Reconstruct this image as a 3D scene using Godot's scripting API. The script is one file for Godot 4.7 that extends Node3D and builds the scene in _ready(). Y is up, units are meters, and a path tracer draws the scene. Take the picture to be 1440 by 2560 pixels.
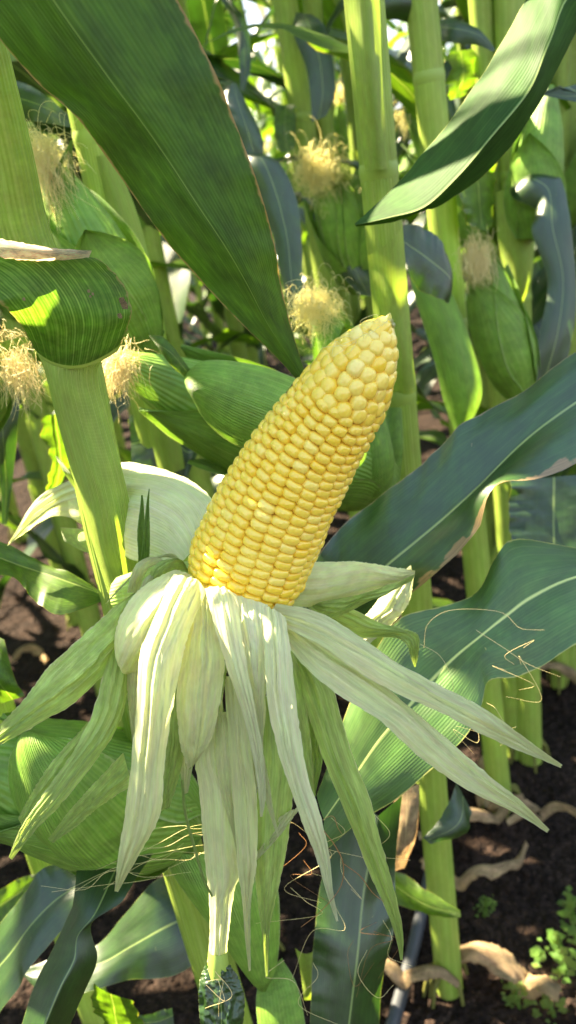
extends Node3D
# A peeled ear of sweet corn on its plant in a maize field.

const F := 1950.0
var eye: Transform3D
var M := {}
var T := {}
var used := {}

class Acc:
	var p := PackedVector3Array()
	var n := PackedVector3Array()
	var uv := PackedVector2Array()
	var ix := PackedInt32Array()
	func grid(pts: PackedVector3Array, uvs: PackedVector2Array, nu: int, nv: int, closed: bool) -> void:
		var o := p.size()
		var w := nu + 1
		for j in nv + 1:
			for i in w:
				var i0 := i - 1
				var i1 := i + 1
				if i0 < 0:
					i0 = nu - 1 if closed else 0
				if i1 > nu:
					i1 = 1 if closed else nu
				var j0 := maxi(j - 1, 0)
				var j1 := mini(j + 1, nv)
				var du := pts[j * w + i1] - pts[j * w + i0]
				var dv := pts[j1 * w + i] - pts[j0 * w + i]
				var c := dv.cross(du)
				if c.length_squared() < 1e-18:
					var jj := clampi(j, 1, nv - 1)
					du = pts[jj * w + i1] - pts[jj * w + i0]
					dv = pts[mini(jj + 1, nv) * w + i] - pts[(jj - 1) * w + i]
					c = dv.cross(du)
				n.append(c.normalized() if c.length_squared() > 1e-20 else Vector3.UP)
		p.append_array(pts)
		uv.append_array(uvs)
		for j in nv:
			for i in nu:
				var a := o + j * w + i
				ix.append_array(PackedInt32Array([a, a + 1, a + w + 1, a, a + w + 1, a + w]))
	func mesh() -> ArrayMesh:
		var arr := []
		arr.resize(Mesh.ARRAY_MAX)
		arr[Mesh.ARRAY_VERTEX] = p
		arr[Mesh.ARRAY_NORMAL] = n
		arr[Mesh.ARRAY_TEX_UV] = uv
		arr[Mesh.ARRAY_INDEX] = ix
		var m := ArrayMesh.new()
		m.add_surface_from_arrays(Mesh.PRIMITIVE_TRIANGLES, arr)
		return m

# ---------------------------------------------------------------- helpers

func at(x: float, y: float, d: float) -> Vector3:
	return eye * Vector3((x - 720.0) / F * d, (1280.0 - y) / F * d, -d)

func ground(x: float, y: float) -> Vector3:
	var r := eye.basis * Vector3((x - 720.0) / F, (1280.0 - y) / F, -1.0)
	return eye.origin + r * (-eye.origin.y / r.y)

func rnd(s: int) -> RandomNumberGenerator:
	var r := RandomNumberGenerator.new()
	r.seed = s * 7919 + 13
	return r

func thing(called: String, label: String, category: String, where := Vector3.ZERO, group := "") -> Node3D:
	var o := Node3D.new()
	o.name = called
	o.position = where
	add_child(o, true)
	o.set_meta("label", label)
	o.set_meta("category", category)
	if group:
		o.set_meta("group", group)
	return o

func part(parent: Node3D, called: String) -> Node3D:
	var o := Node3D.new()
	o.name = called
	parent.add_child(o, true)
	return o

func put(parent: Node3D, called: String, mesh: Mesh, m: Material, where := Transform3D()) -> MeshInstance3D:
	var o := MeshInstance3D.new()
	o.name = called
	o.mesh = mesh
	o.material_override = m
	parent.add_child(o, true)
	o.transform = where
	return o

func base_of(o: Node3D) -> Vector3:
	var v := Vector3.ZERO
	var k := o
	while k != null and k != self:
		v += k.position
		k = k.get_parent() as Node3D
	return v

func cr(a: Array, t: float) -> Variant:
	var n := a.size() - 1
	var k := clampf(t, 0, 1) * n
	var i := mini(int(k), n - 1)
	var f := k - i
	var p1 = a[i]
	var p2 = a[i + 1]
	var p0 = a[i - 1] if i > 0 else p1 * 2.0 - p2
	var p3 = a[i + 2] if i + 2 <= n else p2 * 2.0 - p1
	return 0.5 * (p1 * 2.0 + (p2 - p0) * f + (p0 * 2.0 - p1 * 5.0 + p2 * 4.0 - p3) * f * f + (p1 * 3.0 - p0 - p2 * 3.0 + p3) * f * f * f)

var wob := FastNoiseLite.new()

# A leaf through stations [left x, left y, right x, right y, depth, right-left depth difference, bulge]
func blade(parent: Node3D, called: String, st: Array, m: Material, o := {}) -> MeshInstance3D:
	var ls := []
	var rs := []
	var bs := []
	for s in st:
		var dd: float = s[5] if s.size() > 5 else 0.0
		ls.append(at(s[0], s[1], s[4] - dd))
		rs.append(at(s[2], s[3], s[4] + dd))
		bs.append(float(s[6]) if s.size() > 6 else float(o.get("bulge", 0.0)))
	return sheet(parent, called, ls, rs, bs, m, o)

# A folded leaf through stations [left x, y, depth, midrib x, y, depth, right x, y, depth]
func folded(parent: Node3D, called: String, st: Array, m: Material, o := {}) -> MeshInstance3D:
	var ls := []
	var ms := []
	var rs := []
	for s in st:
		ls.append(at(s[0], s[1], s[2]))
		ms.append(at(s[3], s[4], s[5]))
		rs.append(at(s[6], s[7], s[8]))
	o["mid"] = ms
	return sheet(parent, called, ls, rs, [0.0, 0.0], m, o)

func sheet(parent: Node3D, called: String, ls: Array, rs: Array, bs: Array, m: Material, o := {}) -> MeshInstance3D:
	var nu: int = o.get("nu", 12)
	var nv: int = o.get("nv", 40)
	var ripple: float = o.get("ripple", 0.0)
	var rf: float = o.get("rf", 9.0)
	var vee: float = o.get("vee", 0.0)
	var pleat: float = o.get("pleat", 0.0)
	var pn: float = o.get("pn", 5.0)
	var fray: float = o.get("fray", 0.0)
	var sd: float = o.get("seed", float(st_seed()))
	var mids: Array = o.get("mid", [])
	var pts := PackedVector3Array()
	var uvs := PackedVector2Array()
	var org := base_of(parent)
	var length := 0.0
	for i in ls.size() - 1:
		length += ((ls[i] + rs[i]) * 0.5).distance_to((ls[i + 1] + rs[i + 1]) * 0.5)
	for j in nv + 1:
		var v := float(j) / nv
		var L: Vector3 = cr(ls, v)
		var R: Vector3 = cr(rs, v)
		var b: float = cr(bs, v)
		var v2 := minf(v + 0.02, 1.0)
		var v1 := maxf(v - 0.02, 0.0)
		var L2: Vector3 = cr(ls, v2)
		var R2: Vector3 = cr(rs, v2)
		var L1: Vector3 = cr(ls, v1)
		var R1: Vector3 = cr(rs, v1)
		var nrm := (R - L).cross((L2 + R2 - L1 - R1))
		nrm = nrm.normalized() if nrm.length_squared() > 1e-16 else Vector3.UP
		if nrm.dot(eye.origin - L) < 0:
			nrm = -nrm
		var wide := L.distance_to(R)
		for i in nu + 1:
			var u := float(i) / nu
			var q := L.lerp(R, u)
			if mids.size():
				var C: Vector3 = cr(mids, v)
				var e := absf(u * 2.0 - 1.0)
				q = C.lerp(L, e) if u < 0.5 else C.lerp(R, e)
				var lift: float = o.get("cup", 0.0)
				q += nrm * lift * sin(e * PI) * wide
			var ed := absf(u * 2.0 - 1.0)
			q += nrm * (b * 4.0 * u * (1.0 - u) - vee * wide * (1.0 - ed))
			if ripple > 0.0:
				var rw := ripple * minf(wide / 0.05, 1.3)
				q += nrm * rw * ed * ed * wob.get_noise_2d((sd + (3.7 if u > 0.5 else 0.0)) * 31.0, v * rf * 12.0) * 2.0
				q += nrm * rw * 0.3 * wob.get_noise_2d(sd * 17.0 + u * 40.0, v * rf * 8.0)
			if pleat > 0.0:
				var ph := u * pn + sd * 0.37 + 0.5 * wob.get_noise_2d(sd * 5.0, v * 50.0)
				var fold := absf(fposmod(ph, 1.0) - 0.5) * 4.0 - 1.0
				var amp := 0.55 + 0.45 * sin(sd * 3.1 + floorf(ph) * 2.3)
				q += nrm * pleat * minf(wide / 0.012, 1.0) * amp * fold * sin(u * PI)
				q += nrm * 0.0022 * minf(wide / 0.012, 1.0) * wob.get_noise_2d(sd * 9.0 + u * 30.0, v * 55.0)
			if fray > 0.0 and ed > 0.99:
				q += (R - L).normalized() * fray * minf(wide / 0.01, 1.0) * wob.get_noise_2d(sd * 11.0 + u * 50.0, v * 900.0)
			pts.append(q - org)
			uvs.append(Vector2(u, v * float(o.get("vs", 1.0))))
	var a := Acc.new()
	a.grid(pts, uvs, nu, nv, false)
	return put(parent, called, a.mesh(), m)

var _sd := 0
func st_seed() -> int:
	_sd += 1
	return _sd

func tube_into(a: Acc, c: Array, r: Array, sides: int, nv: int, org := Vector3.ZERO, flat := 1.0, vs := 1.0) -> void:
	var pts := PackedVector3Array()
	var uvs := PackedVector2Array()
	var X := Vector3.ZERO
	for j in nv + 1:
		var v := float(j) / nv
		var p: Vector3 = cr(c, v)
		var q1: Vector3 = cr(c, minf(v + 0.01, 1.0))
		var q0: Vector3 = cr(c, maxf(v - 0.01, 0.0))
		var t := (q1 - q0).normalized()
		if X == Vector3.ZERO:
			X = t.cross(Vector3(0.31, 0.2, 0.93)).normalized()
			if X.length_squared() < 0.5:
				X = Vector3.RIGHT
		X = (X - t * X.dot(t)).normalized()
		var Y := t.cross(X)
		var rr: float = maxf(cr(r, v), 0.00002)
		for i in sides + 1:
			var g := TAU * i / sides
			pts.append(p + (X * cos(g) - Y * sin(g) * flat) * rr - org)
			uvs.append(Vector2(float(i) / sides, v * vs))
	a.grid(pts, uvs, sides, nv, true)

func tube(parent: Node3D, called: String, c: Array, r: Array, m: Material, sides := 14, nv := 24, vs := 1.0, flat := 1.0) -> MeshInstance3D:
	var a := Acc.new()
	tube_into(a, c, r, sides, nv, base_of(parent), flat, vs)
	return put(parent, called, a.mesh(), m)

# ---------------------------------------------------------------- textures and materials

func paint(w: int, h: int, fn: Callable) -> ImageTexture:
	var by := PackedByteArray()
	by.resize(w * h * 3)
	var k := 0
	for y in h:
		for x in w:
			var c: Color = fn.call((x + 0.5) / w, (y + 0.5) / h)
			by[k] = int(clampf(c.r, 0, 1) * 255)
			by[k + 1] = int(clampf(c.g, 0, 1) * 255)
			by[k + 2] = int(clampf(c.b, 0, 1) * 255)
			k += 3
	return ImageTexture.create_from_image(Image.create_from_data(w, h, false, Image.FORMAT_RGB8, by))

func leaf_tex(base: Color, pale: Color, rib: Color, edge: Color, rw: float, ew: float, veins: float, mott: float, sd: int, wither := 0.0) -> ImageTexture:
	var nz := FastNoiseLite.new()
	nz.seed = sd
	nz.frequency = 1.0
	return paint(256, 512, func(u: float, v: float) -> Color:
		var x := absf(u * 2.0 - 1.0)
		var jig := nz.get_noise_2d(u * 3.0, v * 4.0)
		var fine := 0.5 + 0.5 * cos(u * TAU * 41.0 + jig * 0.8)
		var big := pow(0.5 + 0.5 * cos(u * TAU * 13.0 + jig * 0.5), 12.0)
		var streak := nz.get_noise_2d(u * 70.0, v * 3.0)
		var c := base.lerp(pale, clampf(veins * (0.35 * fine + 0.5 * big + 0.3 * streak), 0, 1))
		var lo := nz.get_noise_2d(u * 3.0 + 9.0, v * 7.0) + 0.5 * nz.get_noise_2d(u * 14.0, v * 22.0 + 7.0)
		c = c * (1.0 + mott * lo)
		c.g *= 1.0 + 0.05 * nz.get_noise_2d(u * 5.0, v * 5.0 + 31.0)
		var fleck := nz.get_noise_2d(u * 60.0, v * 60.0 + 50.0)
		if fleck > 0.55:
			c = c.lerp(pale, clampf((fleck - 0.55) * 4.0, 0, 0.7))
		if rw > 0.0:
			c = c.lerp(rib, 1.0 - smoothstep(rw * 0.35, rw, x))
			c = c.lerp(base * 0.8, 0.35 * (smoothstep(rw, rw * 1.5, x) - smoothstep(rw * 1.5, rw * 2.6, x)))
		var e := ew * (1.0 + 1.4 * nz.get_noise_2d(u * 2.0 + (5.0 if u > 0.5 else 0.0), v * 26.0))
		c = c.lerp(edge, smoothstep(1.0 - e * 1.6, 1.0 - e * 0.4, x))
		if wither > 0.0:
			var q := (u - wither) * 7.0 + 0.9 * nz.get_noise_2d(u * 3.0 + 3.0, v * 9.0)
			c = c.lerp(Color(0.62, 0.52, 0.36) * (1.0 + 0.3 * streak), smoothstep(0.0, 0.15, q))
		return c)

func mat(tex: Texture2D, rough: float, spec: float, back := Color.BLACK, bump := 0.0, coat := 0.0, tint := Color.WHITE) -> StandardMaterial3D:
	var m := StandardMaterial3D.new()
	m.albedo_color = tint
	if tex:
		m.albedo_texture = tex
	m.roughness = rough
	m.metallic_specular = spec
	m.cull_mode = BaseMaterial3D.CULL_DISABLED
	if back != Color.BLACK:
		m.backlight_enabled = true
		m.backlight = back
	if bump > 0.0:
		m.heightmap_enabled = true
		m.heightmap_texture = T.vein
		m.heightmap_scale = bump
	if coat > 0.0:
		m.clearcoat_enabled = true
		m.clearcoat = coat
		m.clearcoat_roughness = rough * 0.75
	return m

func back(f: float, r := 1.0, g := 1.0, b := 0.45) -> Color:
	# the share f of light that passes, tinted; the renderer reads the tint as linear light
	return Color(r * f * 2.0, g * f * 2.0, b * f * 2.0).linear_to_srgb()

func make_materials() -> void:
	wob.frequency = 0.05
	wob.seed = 4
	var nz := FastNoiseLite.new()
	nz.frequency = 1.0
	T.vein = paint(256, 256, func(u: float, v: float) -> Color:
		var h := 0.5 + 0.22 * cos(u * TAU * 40.0) + 0.2 * nz.get_noise_2d(u * 50.0, v * 4.0) + 0.12 * nz.get_noise_2d(u * 90.0, v * 70.0)
		return Color(h, h, h))
	T.rib = paint(256, 256, func(u: float, v: float) -> Color:
		var h := 0.5 + 0.3 * cos(u * TAU * 34.0 + 0.6 * nz.get_noise_2d(u * 9.0, v * 3.0)) + 0.15 * nz.get_noise_2d(u * 60.0, v * 5.0)
		return Color(h, h, h))
	var cream := Color(0.66, 0.74, 0.46)
	T.leaf = leaf_tex(Color(0.36, 0.50, 0.13), Color(0.50, 0.64, 0.24), cream, Color(0.60, 0.58, 0.30), 0.045, 0.02, 0.7, 0.22, 1)
	T.cool = leaf_tex(Color(0.21, 0.35, 0.13), Color(0.32, 0.45, 0.21), cream, Color(0.55, 0.58, 0.30), 0.040, 0.014, 0.6, 0.18, 2)
	T.plain = leaf_tex(Color(0.34, 0.50, 0.12), Color(0.62, 0.74, 0.36), cream, Color(0.62, 0.58, 0.38), 0.0, 0.03, 1.0, 0.2, 11)
	T.under = leaf_tex(Color(0.28, 0.41, 0.10), Color(0.42, 0.54, 0.20), Color(0.50, 0.60, 0.30), Color(0.66, 0.54, 0.36), 0.014, 0.026, 0.5, 0.25, 3)
	T.torn = leaf_tex(Color(0.21, 0.35, 0.14), Color(0.32, 0.45, 0.22), cream, Color(0.62, 0.54, 0.40), 0.035, 0.014, 0.6, 0.2, 4, 0.95)
	T.husk = leaf_tex(Color(0.93, 0.945, 0.68), Color(0.99, 0.985, 0.84), Color.WHITE, Color(0.86, 0.88, 0.70), 0.0, 0.015, 0.9, 0.06, 5)
	T.husk_green = leaf_tex(Color(0.72, 0.82, 0.42), Color(0.84, 0.89, 0.60), Color.WHITE, Color(0.84, 0.84, 0.62), 0.0, 0.03, 0.9, 0.12, 6)
	T.wrap = leaf_tex(Color(0.47, 0.63, 0.22), Color(0.62, 0.74, 0.36), Color.WHITE, Color(0.62, 0.70, 0.42), 0.0, 0.02, 0.9, 0.14, 7)
	T.stalk = leaf_tex(Color(0.62, 0.72, 0.28), Color(0.75, 0.81, 0.44), Color.WHITE, Color(0.62, 0.72, 0.28), 0.0, 0.0, 0.9, 0.07, 8)
	T.dry = leaf_tex(Color(0.62, 0.52, 0.38), Color(0.76, 0.68, 0.54), Color(0.74, 0.66, 0.5), Color(0.5, 0.4, 0.28), 0.05, 0.03, 0.9, 0.3, 9)
	M.leaf = mat(T.leaf, 0.42, 0.9, back(0.62), 0.025, 0.4, Color(0.98, 0.98, 0.85))
	M.plain = mat(T.plain, 0.5, 0.5, back(0.58), 0.03)
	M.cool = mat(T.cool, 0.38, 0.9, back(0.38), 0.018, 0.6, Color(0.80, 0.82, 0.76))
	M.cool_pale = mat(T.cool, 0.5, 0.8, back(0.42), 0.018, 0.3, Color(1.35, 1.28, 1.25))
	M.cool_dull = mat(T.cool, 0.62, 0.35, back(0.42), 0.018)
	M.torn = mat(T.torn, 0.36, 0.95, back(0.45), 0.018, 0.6)
	M.under = mat(T.under, 0.55, 0.5, back(0.55), 0.03)
	M.husk = mat(T.husk, 0.5, 0.5, back(0.38, 0.98, 1.0, 0.75), 0.06)
	M.husk_white = mat(T.husk, 0.45, 0.5, back(0.35, 0.97, 1.0, 0.9), 0.05, 0.0, Color(1.03, 1.03, 1.09))
	M.husk_green = mat(T.husk_green, 0.5, 0.5, back(0.38, 0.95, 1.0, 0.5), 0.06)
	M.wrap = mat(T.wrap, 0.48, 0.5, back(0.25, 0.95, 1.0, 0.5), 0.08)
	M.stalk = mat(T.stalk, 0.48, 0.5, back(0.30, 0.95, 1.0, 0.4), 0.08)
	M.ring = mat(null, 0.5, 0.5, Color.BLACK, 0.0, 0.0, Color(0.58, 0.67, 0.28))
	M.wrap.heightmap_texture = T.rib
	M.stalk.heightmap_texture = T.rib
	M.dry = mat(T.dry, 0.8, 0.3, back(0.3, 1.0, 0.9, 0.7), 0.06)
	M.rim = mat(T.dry, 0.7, 0.3, back(0.4, 1.0, 0.95, 0.8), 0.05, 0.0, Color(1.5, 1.6, 1.75))
	M.dry_root = mat(null, 0.7, 0.3, Color.BLACK, 0.0, 0.0, Color(0.42, 0.42, 0.20))
	M.silk = mat(null, 0.5, 0.5, back(0.5, 1.0, 0.95, 0.6), 0.0, 0.0, Color(1.0, 0.96, 0.70))
	M.silk_tan = mat(null, 0.5, 0.5, back(0.3, 1.0, 0.9, 0.6), 0.0, 0.0, Color(0.95, 0.88, 0.62))
	M.silk_brown = mat(null, 0.6, 0.4, back(0.2, 1.0, 0.8, 0.5), 0.0, 0.0, Color(0.56, 0.38, 0.20))
	var tones := [Color(0.985, 0.835, 0.28), Color(0.985, 0.85, 0.33), Color(0.98, 0.815, 0.23), Color(0.985, 0.86, 0.38), Color(0.985, 0.84, 0.30), Color(0.98, 0.875, 0.47)]
	M.kernel = []
	for c: Color in tones:
		var k := mat(null, 0.28, 0.55, Color.BLACK, 0.0, 0.4, c)
		k.subsurf_scatter_enabled = true
		k.subsurf_scatter_strength = 0.12
		M.kernel.append(k)
	M.core = mat(null, 0.7, 0.3, Color.BLACK, 0.0, 0.0, Color(0.94, 0.62, 0.12))
	# soil
	T.soil = paint(512, 512, func(u: float, v: float) -> Color:
		var a := nz.get_noise_2d(u * 14.0, v * 14.0)
		var b := nz.get_noise_2d(u * 60.0 + 7.0, v * 60.0)
		var c := nz.get_noise_2d(u * 170.0, v * 170.0 + 3.0)
		var k := 0.135 + 0.04 * a + 0.07 * b + 0.06 * c
		var col := Color(k * 1.18, k * 0.94, k * 0.80)
		if c > 0.5:
			col = col.lerp(Color(0.5, 0.4, 0.32), 0.5)
		return col)
	T.clod = paint(512, 512, func(u: float, v: float) -> Color:
		var h := 0.5 + 0.3 * nz.get_noise_2d(u * 30.0, v * 30.0) + 0.25 * nz.get_noise_2d(u * 90.0 + 7.0, v * 90.0) + 0.15 * nz.get_noise_2d(u * 200.0, v * 200.0)
		return Color(h, h, h))
	M.soil = mat(T.soil, 0.95, 0.2)
	M.soil.uv1_scale = Vector3(60, 60, 60)
	M.soil.heightmap_enabled = true
	M.soil.heightmap_texture = T.clod
	M.soil.heightmap_scale = 2.5
	M.clod = mat(null, 0.95, 0.2, Color.BLACK, 0.0, 0.0, Color(0.165, 0.128, 0.104))
	M.hose = mat(null, 0.45, 0.4, Color.BLACK, 0.0, 0.0, Color(0.26, 0.27, 0.28))
	M.weed = mat(null, 0.6, 0.4, back(0.55), 0.0, 0.0, Color(0.30, 0.46, 0.17))

# ---------------------------------------------------------------- pieces of maize

func silk_mesh(strands: Array, rad: float) -> ArrayMesh:
	var a := Acc.new()
	for s: Array in strands:
		tube_into(a, s, [rad, rad, rad * 0.7], 3, mini(s.size() * 2, 14))
	return a.mesh()

# a tuft of silk: strands leave TIP along DIR, spread, curl and hang
func silk(parent: Node3D, tip: Vector3, dir: Vector3, length: float, count: int, spread: float, sag: float, curl: float, m: Material, sd: int, rad := 0.00013, mouth := 0.004) -> MeshInstance3D:
	var r := rnd(sd)
	var all := []
	for k in int(count * 3.0):
		var d := (dir.normalized() + Vector3(r.randfn(), r.randfn(), r.randfn()) * spread).normalized()
		var p := tip + Vector3(r.randfn(), r.randfn(), r.randfn()) * mouth
		var s := [p]
		var l := length * 0.85 * r.randf_range(0.35, 1.12)
		var ax := Vector3(r.randfn(), r.randfn(), r.randfn()).normalized()
		var turn := r.randfn() * curl * 0.9
		for i in 8:
			d = (d.rotated(ax, turn) + Vector3.DOWN * sag * 0.16 * (i + 1) / 4.0 + Vector3(r.randfn(), r.randfn(), r.randfn()) * curl * 0.18).normalized()
			p += d * l / 8.0
			s.append(p)
		for i in s.size():
			s[i] -= base_of(parent)
		all.append(s)
	var o := put(parent, "silk", silk_mesh(all, rad), m)
	o.set_meta("kind", "stuff")
	return o

func strand(parent: Node3D, pts: Array, m: Material, rad := 0.00025) -> MeshInstance3D:
	var c := []
	for p in pts:
		c.append(at(p[0], p[1], p[2]))
	return tube(parent, "silk_strand", c, [rad, rad * 1.1, rad * 0.7], m, 4, 26)

# a closed ear in its husk: overlapping husk leaves round a tapering body
func husked_ear(parent: Node3D, p0: Vector3, p1: Vector3, rad: float, m: Material, sd: int, bend := Vector3.ZERO, nv := 22) -> Node3D:
	var ear := part(parent, "corn_ear")
	var r := rnd(sd)
	var prof := [0.42, 0.78, 0.96, 1.0, 0.97, 0.88, 0.72, 0.5, 0.22]
	var ax := [p0, p0.lerp(p1, 0.5) + bend, p1]
	var axis := (p1 - p0).normalized()
	var X := axis.cross(Vector3(0.2, 0.5, 0.8)).normalized()
	var Y := axis.cross(X)
	var org := base_of(ear)
	for k in 5:
		var full := k == 0
		var vend: float = 1.0 if full else [0.0, 0.97, 0.9, 0.82, 0.66][k]
		var a0 := r.randf() * TAU if not full else 0.0
		a0 = a0 if k < 2 else a0 + k * 1.9
		var span := TAU if full else r.randf_range(2.6, 3.6)
		var pts := PackedVector3Array()
		var uvs := PackedVector2Array()
		var nu := 26
		for j in nv + 1:
			var v := float(j) / nv
			var vv: float = v * vend
			var c: Vector3 = cr(ax, vv)
			var R: float = float(cr(prof, vv)) * rad + (0.0 if full else 0.0009 * k + 0.0012)
			var sp := span if full else span * (1.0 - pow(v, 2.6)) * (0.75 + 0.25 * minf(v * 5.0, 1.0))
			for i in nu + 1:
				var u := float(i) / nu
				var g := a0 + (u - 0.5) * sp + (0.0 if full else 0.5 * v)
				var ed := absf(u * 2.0 - 1.0)
				var lift := 0.0 if full else 0.0022 * pow(ed, 8.0) + 0.009 * pow(v, 9.0)
				lift += rad * 0.05 * wob.get_noise_3d(sd * 7.0 + k * 31.0, v * 55.0, u * 45.0) + rad * 0.018 * wob.get_noise_3d(sd * 3.0 + k * 11.0, v * 200.0, u * 90.0)
				pts.append(c + (X * cos(g) - Y * sin(g)) * (R + lift) - org)
				uvs.append(Vector2(u, v))
		var a := Acc.new()
		a.grid(pts, uvs, nu, nv, full)
		put(ear, "husk_leaf", a.mesh(), m)
	return ear

func ring(parent: Node3D, c: Vector3, axis: Vector3, rad: float) -> void:
	tube(parent, "node_ring", [c - axis * 0.006, c - axis * 0.003, c, c + axis * 0.003, c + axis * 0.006], [rad * 1.0, rad * 1.035, rad * 1.05, rad * 1.03, rad * 0.98], M.ring, 18, 8)

func roots(parent: Node3D, c: Vector3, rad: float, n: int) -> void:
	for k in n:
		var g := TAU * k / n + 0.7 * sin(k * 5.1 + c.x * 40.0)
		var d := Vector3(cos(g), 0, sin(g))
		var far := rad + 0.012 + 0.006 * sin(k * 3.3)
		tube(parent, "brace_root", [c + d * rad * 0.8 + Vector3.UP * 0.026, c + d * (rad * 0.8 + far) * 0.55 + Vector3.UP * 0.018, c + d * far - Vector3.UP * 0.012], [0.0028, 0.0025, 0.0018], M.dry_root, 6, 8)

# an upright stalk through a point, from the soil to HEIGHT, with rings at some heights
func stalk(parent: Node3D, through: Vector3, height: float, r0: float, r1: float, rings: Array, lean := Vector3.ZERO) -> void:
	var pts := []
	var rr := []
	for i in 9:
		var h := -0.05 + (height + 0.05) * i / 8.0
		pts.append(Vector3(through.x, h, through.z) + lean * (h - through.y))
		rr.append(lerpf(r0, r1, i / 8.0))
	tube(parent, "stalk", pts, rr, M.stalk, 20, 40, 5.0)
	roots(parent, Vector3(pts[0].x, 0, pts[0].z) - lean * through.y * 0.0, r0, 7)
	for h: float in rings:
		ring(parent, Vector3(through.x, h, through.z) + lean * (h - through.y), (Vector3.UP + lean).normalized(), lerpf(r0, r1, h / height))

# an arching leaf in its own plane
func arch_leaf(parent: Node3D, b: Vector3, az: float, rise: float, length: float, width: float, droop: float, r: RandomNumberGenerator, m: Material, nu := 6, nv := 18) -> void:
	var out := Vector3(cos(az), 0, sin(az))
	var side := Vector3(-sin(az), 0, cos(az))
	var a := rise
	var p := b
	var c := []
	var tw := r.randf_range(-0.5, 0.5)
	for i in 9:
		c.append(p)
		p += (out * cos(a) + Vector3.UP * sin(a) + side * tw * 0.12 * i / 8.0) * length / 8.0
		a -= droop * (0.3 + 0.22 * i)
	var ls := []
	var rs := []
	for i in 9:
		var v := i / 8.0
		var w := width * 0.5 * minf(0.55 + v * 2.4, 1.0) * pow(maxf(1.0 - pow(v, 2.2), 0.0), 0.8)
		var s := side.rotated(out, tw * v * 1.6)
		ls.append(c[i] - s * w)
		rs.append(c[i] + s * w)
	sheet(parent, "leaf", ls, rs, [0.0, 0.0], m, {"nu": nu, "nv": nv, "vee": 0.10, "ripple": 0.014, "rf": 6.0, "seed": float(r.randi() % 97)})

func field_plant(called: String, sd: int, label: String, group := "", plane := -1.0) -> Node3D:
	var r := rnd(sd)
	var t := thing(called, label, "corn plant", Vector3.ZERO, group)
	var h := r.randf_range(1.55, 1.95)
	var lean := Vector3(r.randf_range(-0.04, 0.04), 0, r.randf_range(-0.04, 0.04))
	var pts := []
	for i in 7:
		pts.append((Vector3.UP + lean * i / 6.0) * (h * i / 6.0) - Vector3.UP * 0.03 * (1.0 if i == 0 else 0.0))
	tube(t, "stalk", pts, [0.016, 0.0155, 0.015, 0.0135, 0.011, 0.008, 0.005], M.stalk, 10, 18, 5.0)
	roots(t, Vector3.ZERO, 0.016, 5)
	var az := r.randf() * TAU
	if plane >= 0.0:
		az = plane
	var count := 11
	for i in count:
		var f := 0.10 + 0.82 * i / (count - 1.0)
		var b: Vector3 = cr(pts, f)
		var out := az + PI * (i % 2) + r.randf_range(-0.35, 0.35)
		var mid := 1.0 - absf(f - 0.55) * 1.0
		tube(t, "sheath", [cr(pts, maxf(f - 0.11, 0.0)), cr(pts, f - 0.05), b], [0.0165 - 0.008 * f, 0.0185 - 0.009 * f, 0.0205 - 0.009 * f], M.stalk, 10, 6, 1.0)
		arch_leaf(t, b, out, r.randf_range(0.85, 1.2), r.randf_range(0.55, 0.8) * mid, r.randf_range(0.065, 0.09) * (0.7 + 0.3 * mid), r.randf_range(0.16, 0.34), r, [M.leaf, M.cool, M.cool][r.randi() % 3])
	var eb: Vector3 = cr(pts, 0.42)
	var ea := az + r.randf_range(0.4, 1.2)
	var ed := Vector3(cos(ea) * 0.45, 0.9, sin(ea) * 0.45).normalized()
	var ear := husked_ear(t, eb + ed * 0.02, eb + ed * r.randf_range(0.19, 0.23), 0.024, M.wrap, sd + 5, Vector3.ZERO, 12)
	silk(ear, eb + ed * 0.205, ed, 0.045, 46, 0.3, 1.6, 0.25, M.silk, sd + 9, 0.0004)
	var tas := Acc.new()
	var top: Vector3 = pts[6]
	for k in 9:
		var g := r.randf() * TAU
		var o := Vector3(cos(g), 0, sin(g)) * (0.0 if k == 0 else 0.5)
		var s := [top, top + Vector3.UP * 0.07 + o * 0.05, top + Vector3.UP * 0.14 + o * 0.16, top + Vector3.UP * (0.24 if k == 0 else 0.15) + o * 0.3]
		tube_into(tas, s, [0.0018, 0.003, 0.003, 0.001], 5, 8)
	put(t, "tassel", tas.mesh(), M.silk_tan)
	return t

func again(o: Node3D, where: Vector3, turn: float, size: float, label: String, group: String) -> Node3D:
	var c: Node3D = o.duplicate()
	c.name = o.name
	add_child(c, true)
	c.position = where
	c.rotation.y = turn
	c.scale = Vector3.ONE * size
	c.set_meta("label", label)
	c.set_meta("group", group)
	return c

# ---------------------------------------------------------------- the peeled ear

func kernel_mesh(sd: int, sq := 3.0) -> ArrayMesh:
	var r := rnd(sd)
	var nu := 14
	var nv := 7
	var pts := PackedVector3Array()
	var uvs := PackedVector2Array()
	var ph := r.randf() * TAU
	for j in nv + 1:
		var f := float(j) / nv
		for i in nu + 1:
			var g := -TAU * i / nu
			var ex := 2.0 / sq
			var cx := signf(cos(g)) * pow(absf(cos(g)), ex)
			var cy := signf(sin(g)) * pow(absf(sin(g)), ex)
			var w := 1.0 + 0.035 * sin(2.0 * g + ph) + 0.03 * sin(3.0 * g + ph * 2.0)
			var rr: float
			var z: float
			if j == 0:
				rr = 0.80
				z = -0.9
			else:
				var q := (f - 1.0 / nv) / (1.0 - 1.0 / nv) * PI * 0.5
				rr = pow(cos(q), 0.60) if j < nv else 0.0
				z = pow(sin(q), 0.85)
			pts.append(Vector3(cx * rr * w, cy * rr * w, z))
			uvs.append(Vector2(float(i) / nu, f))
	var a := Acc.new()
	a.grid(pts, uvs, nu, nv, true)
	return a.mesh()

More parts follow.
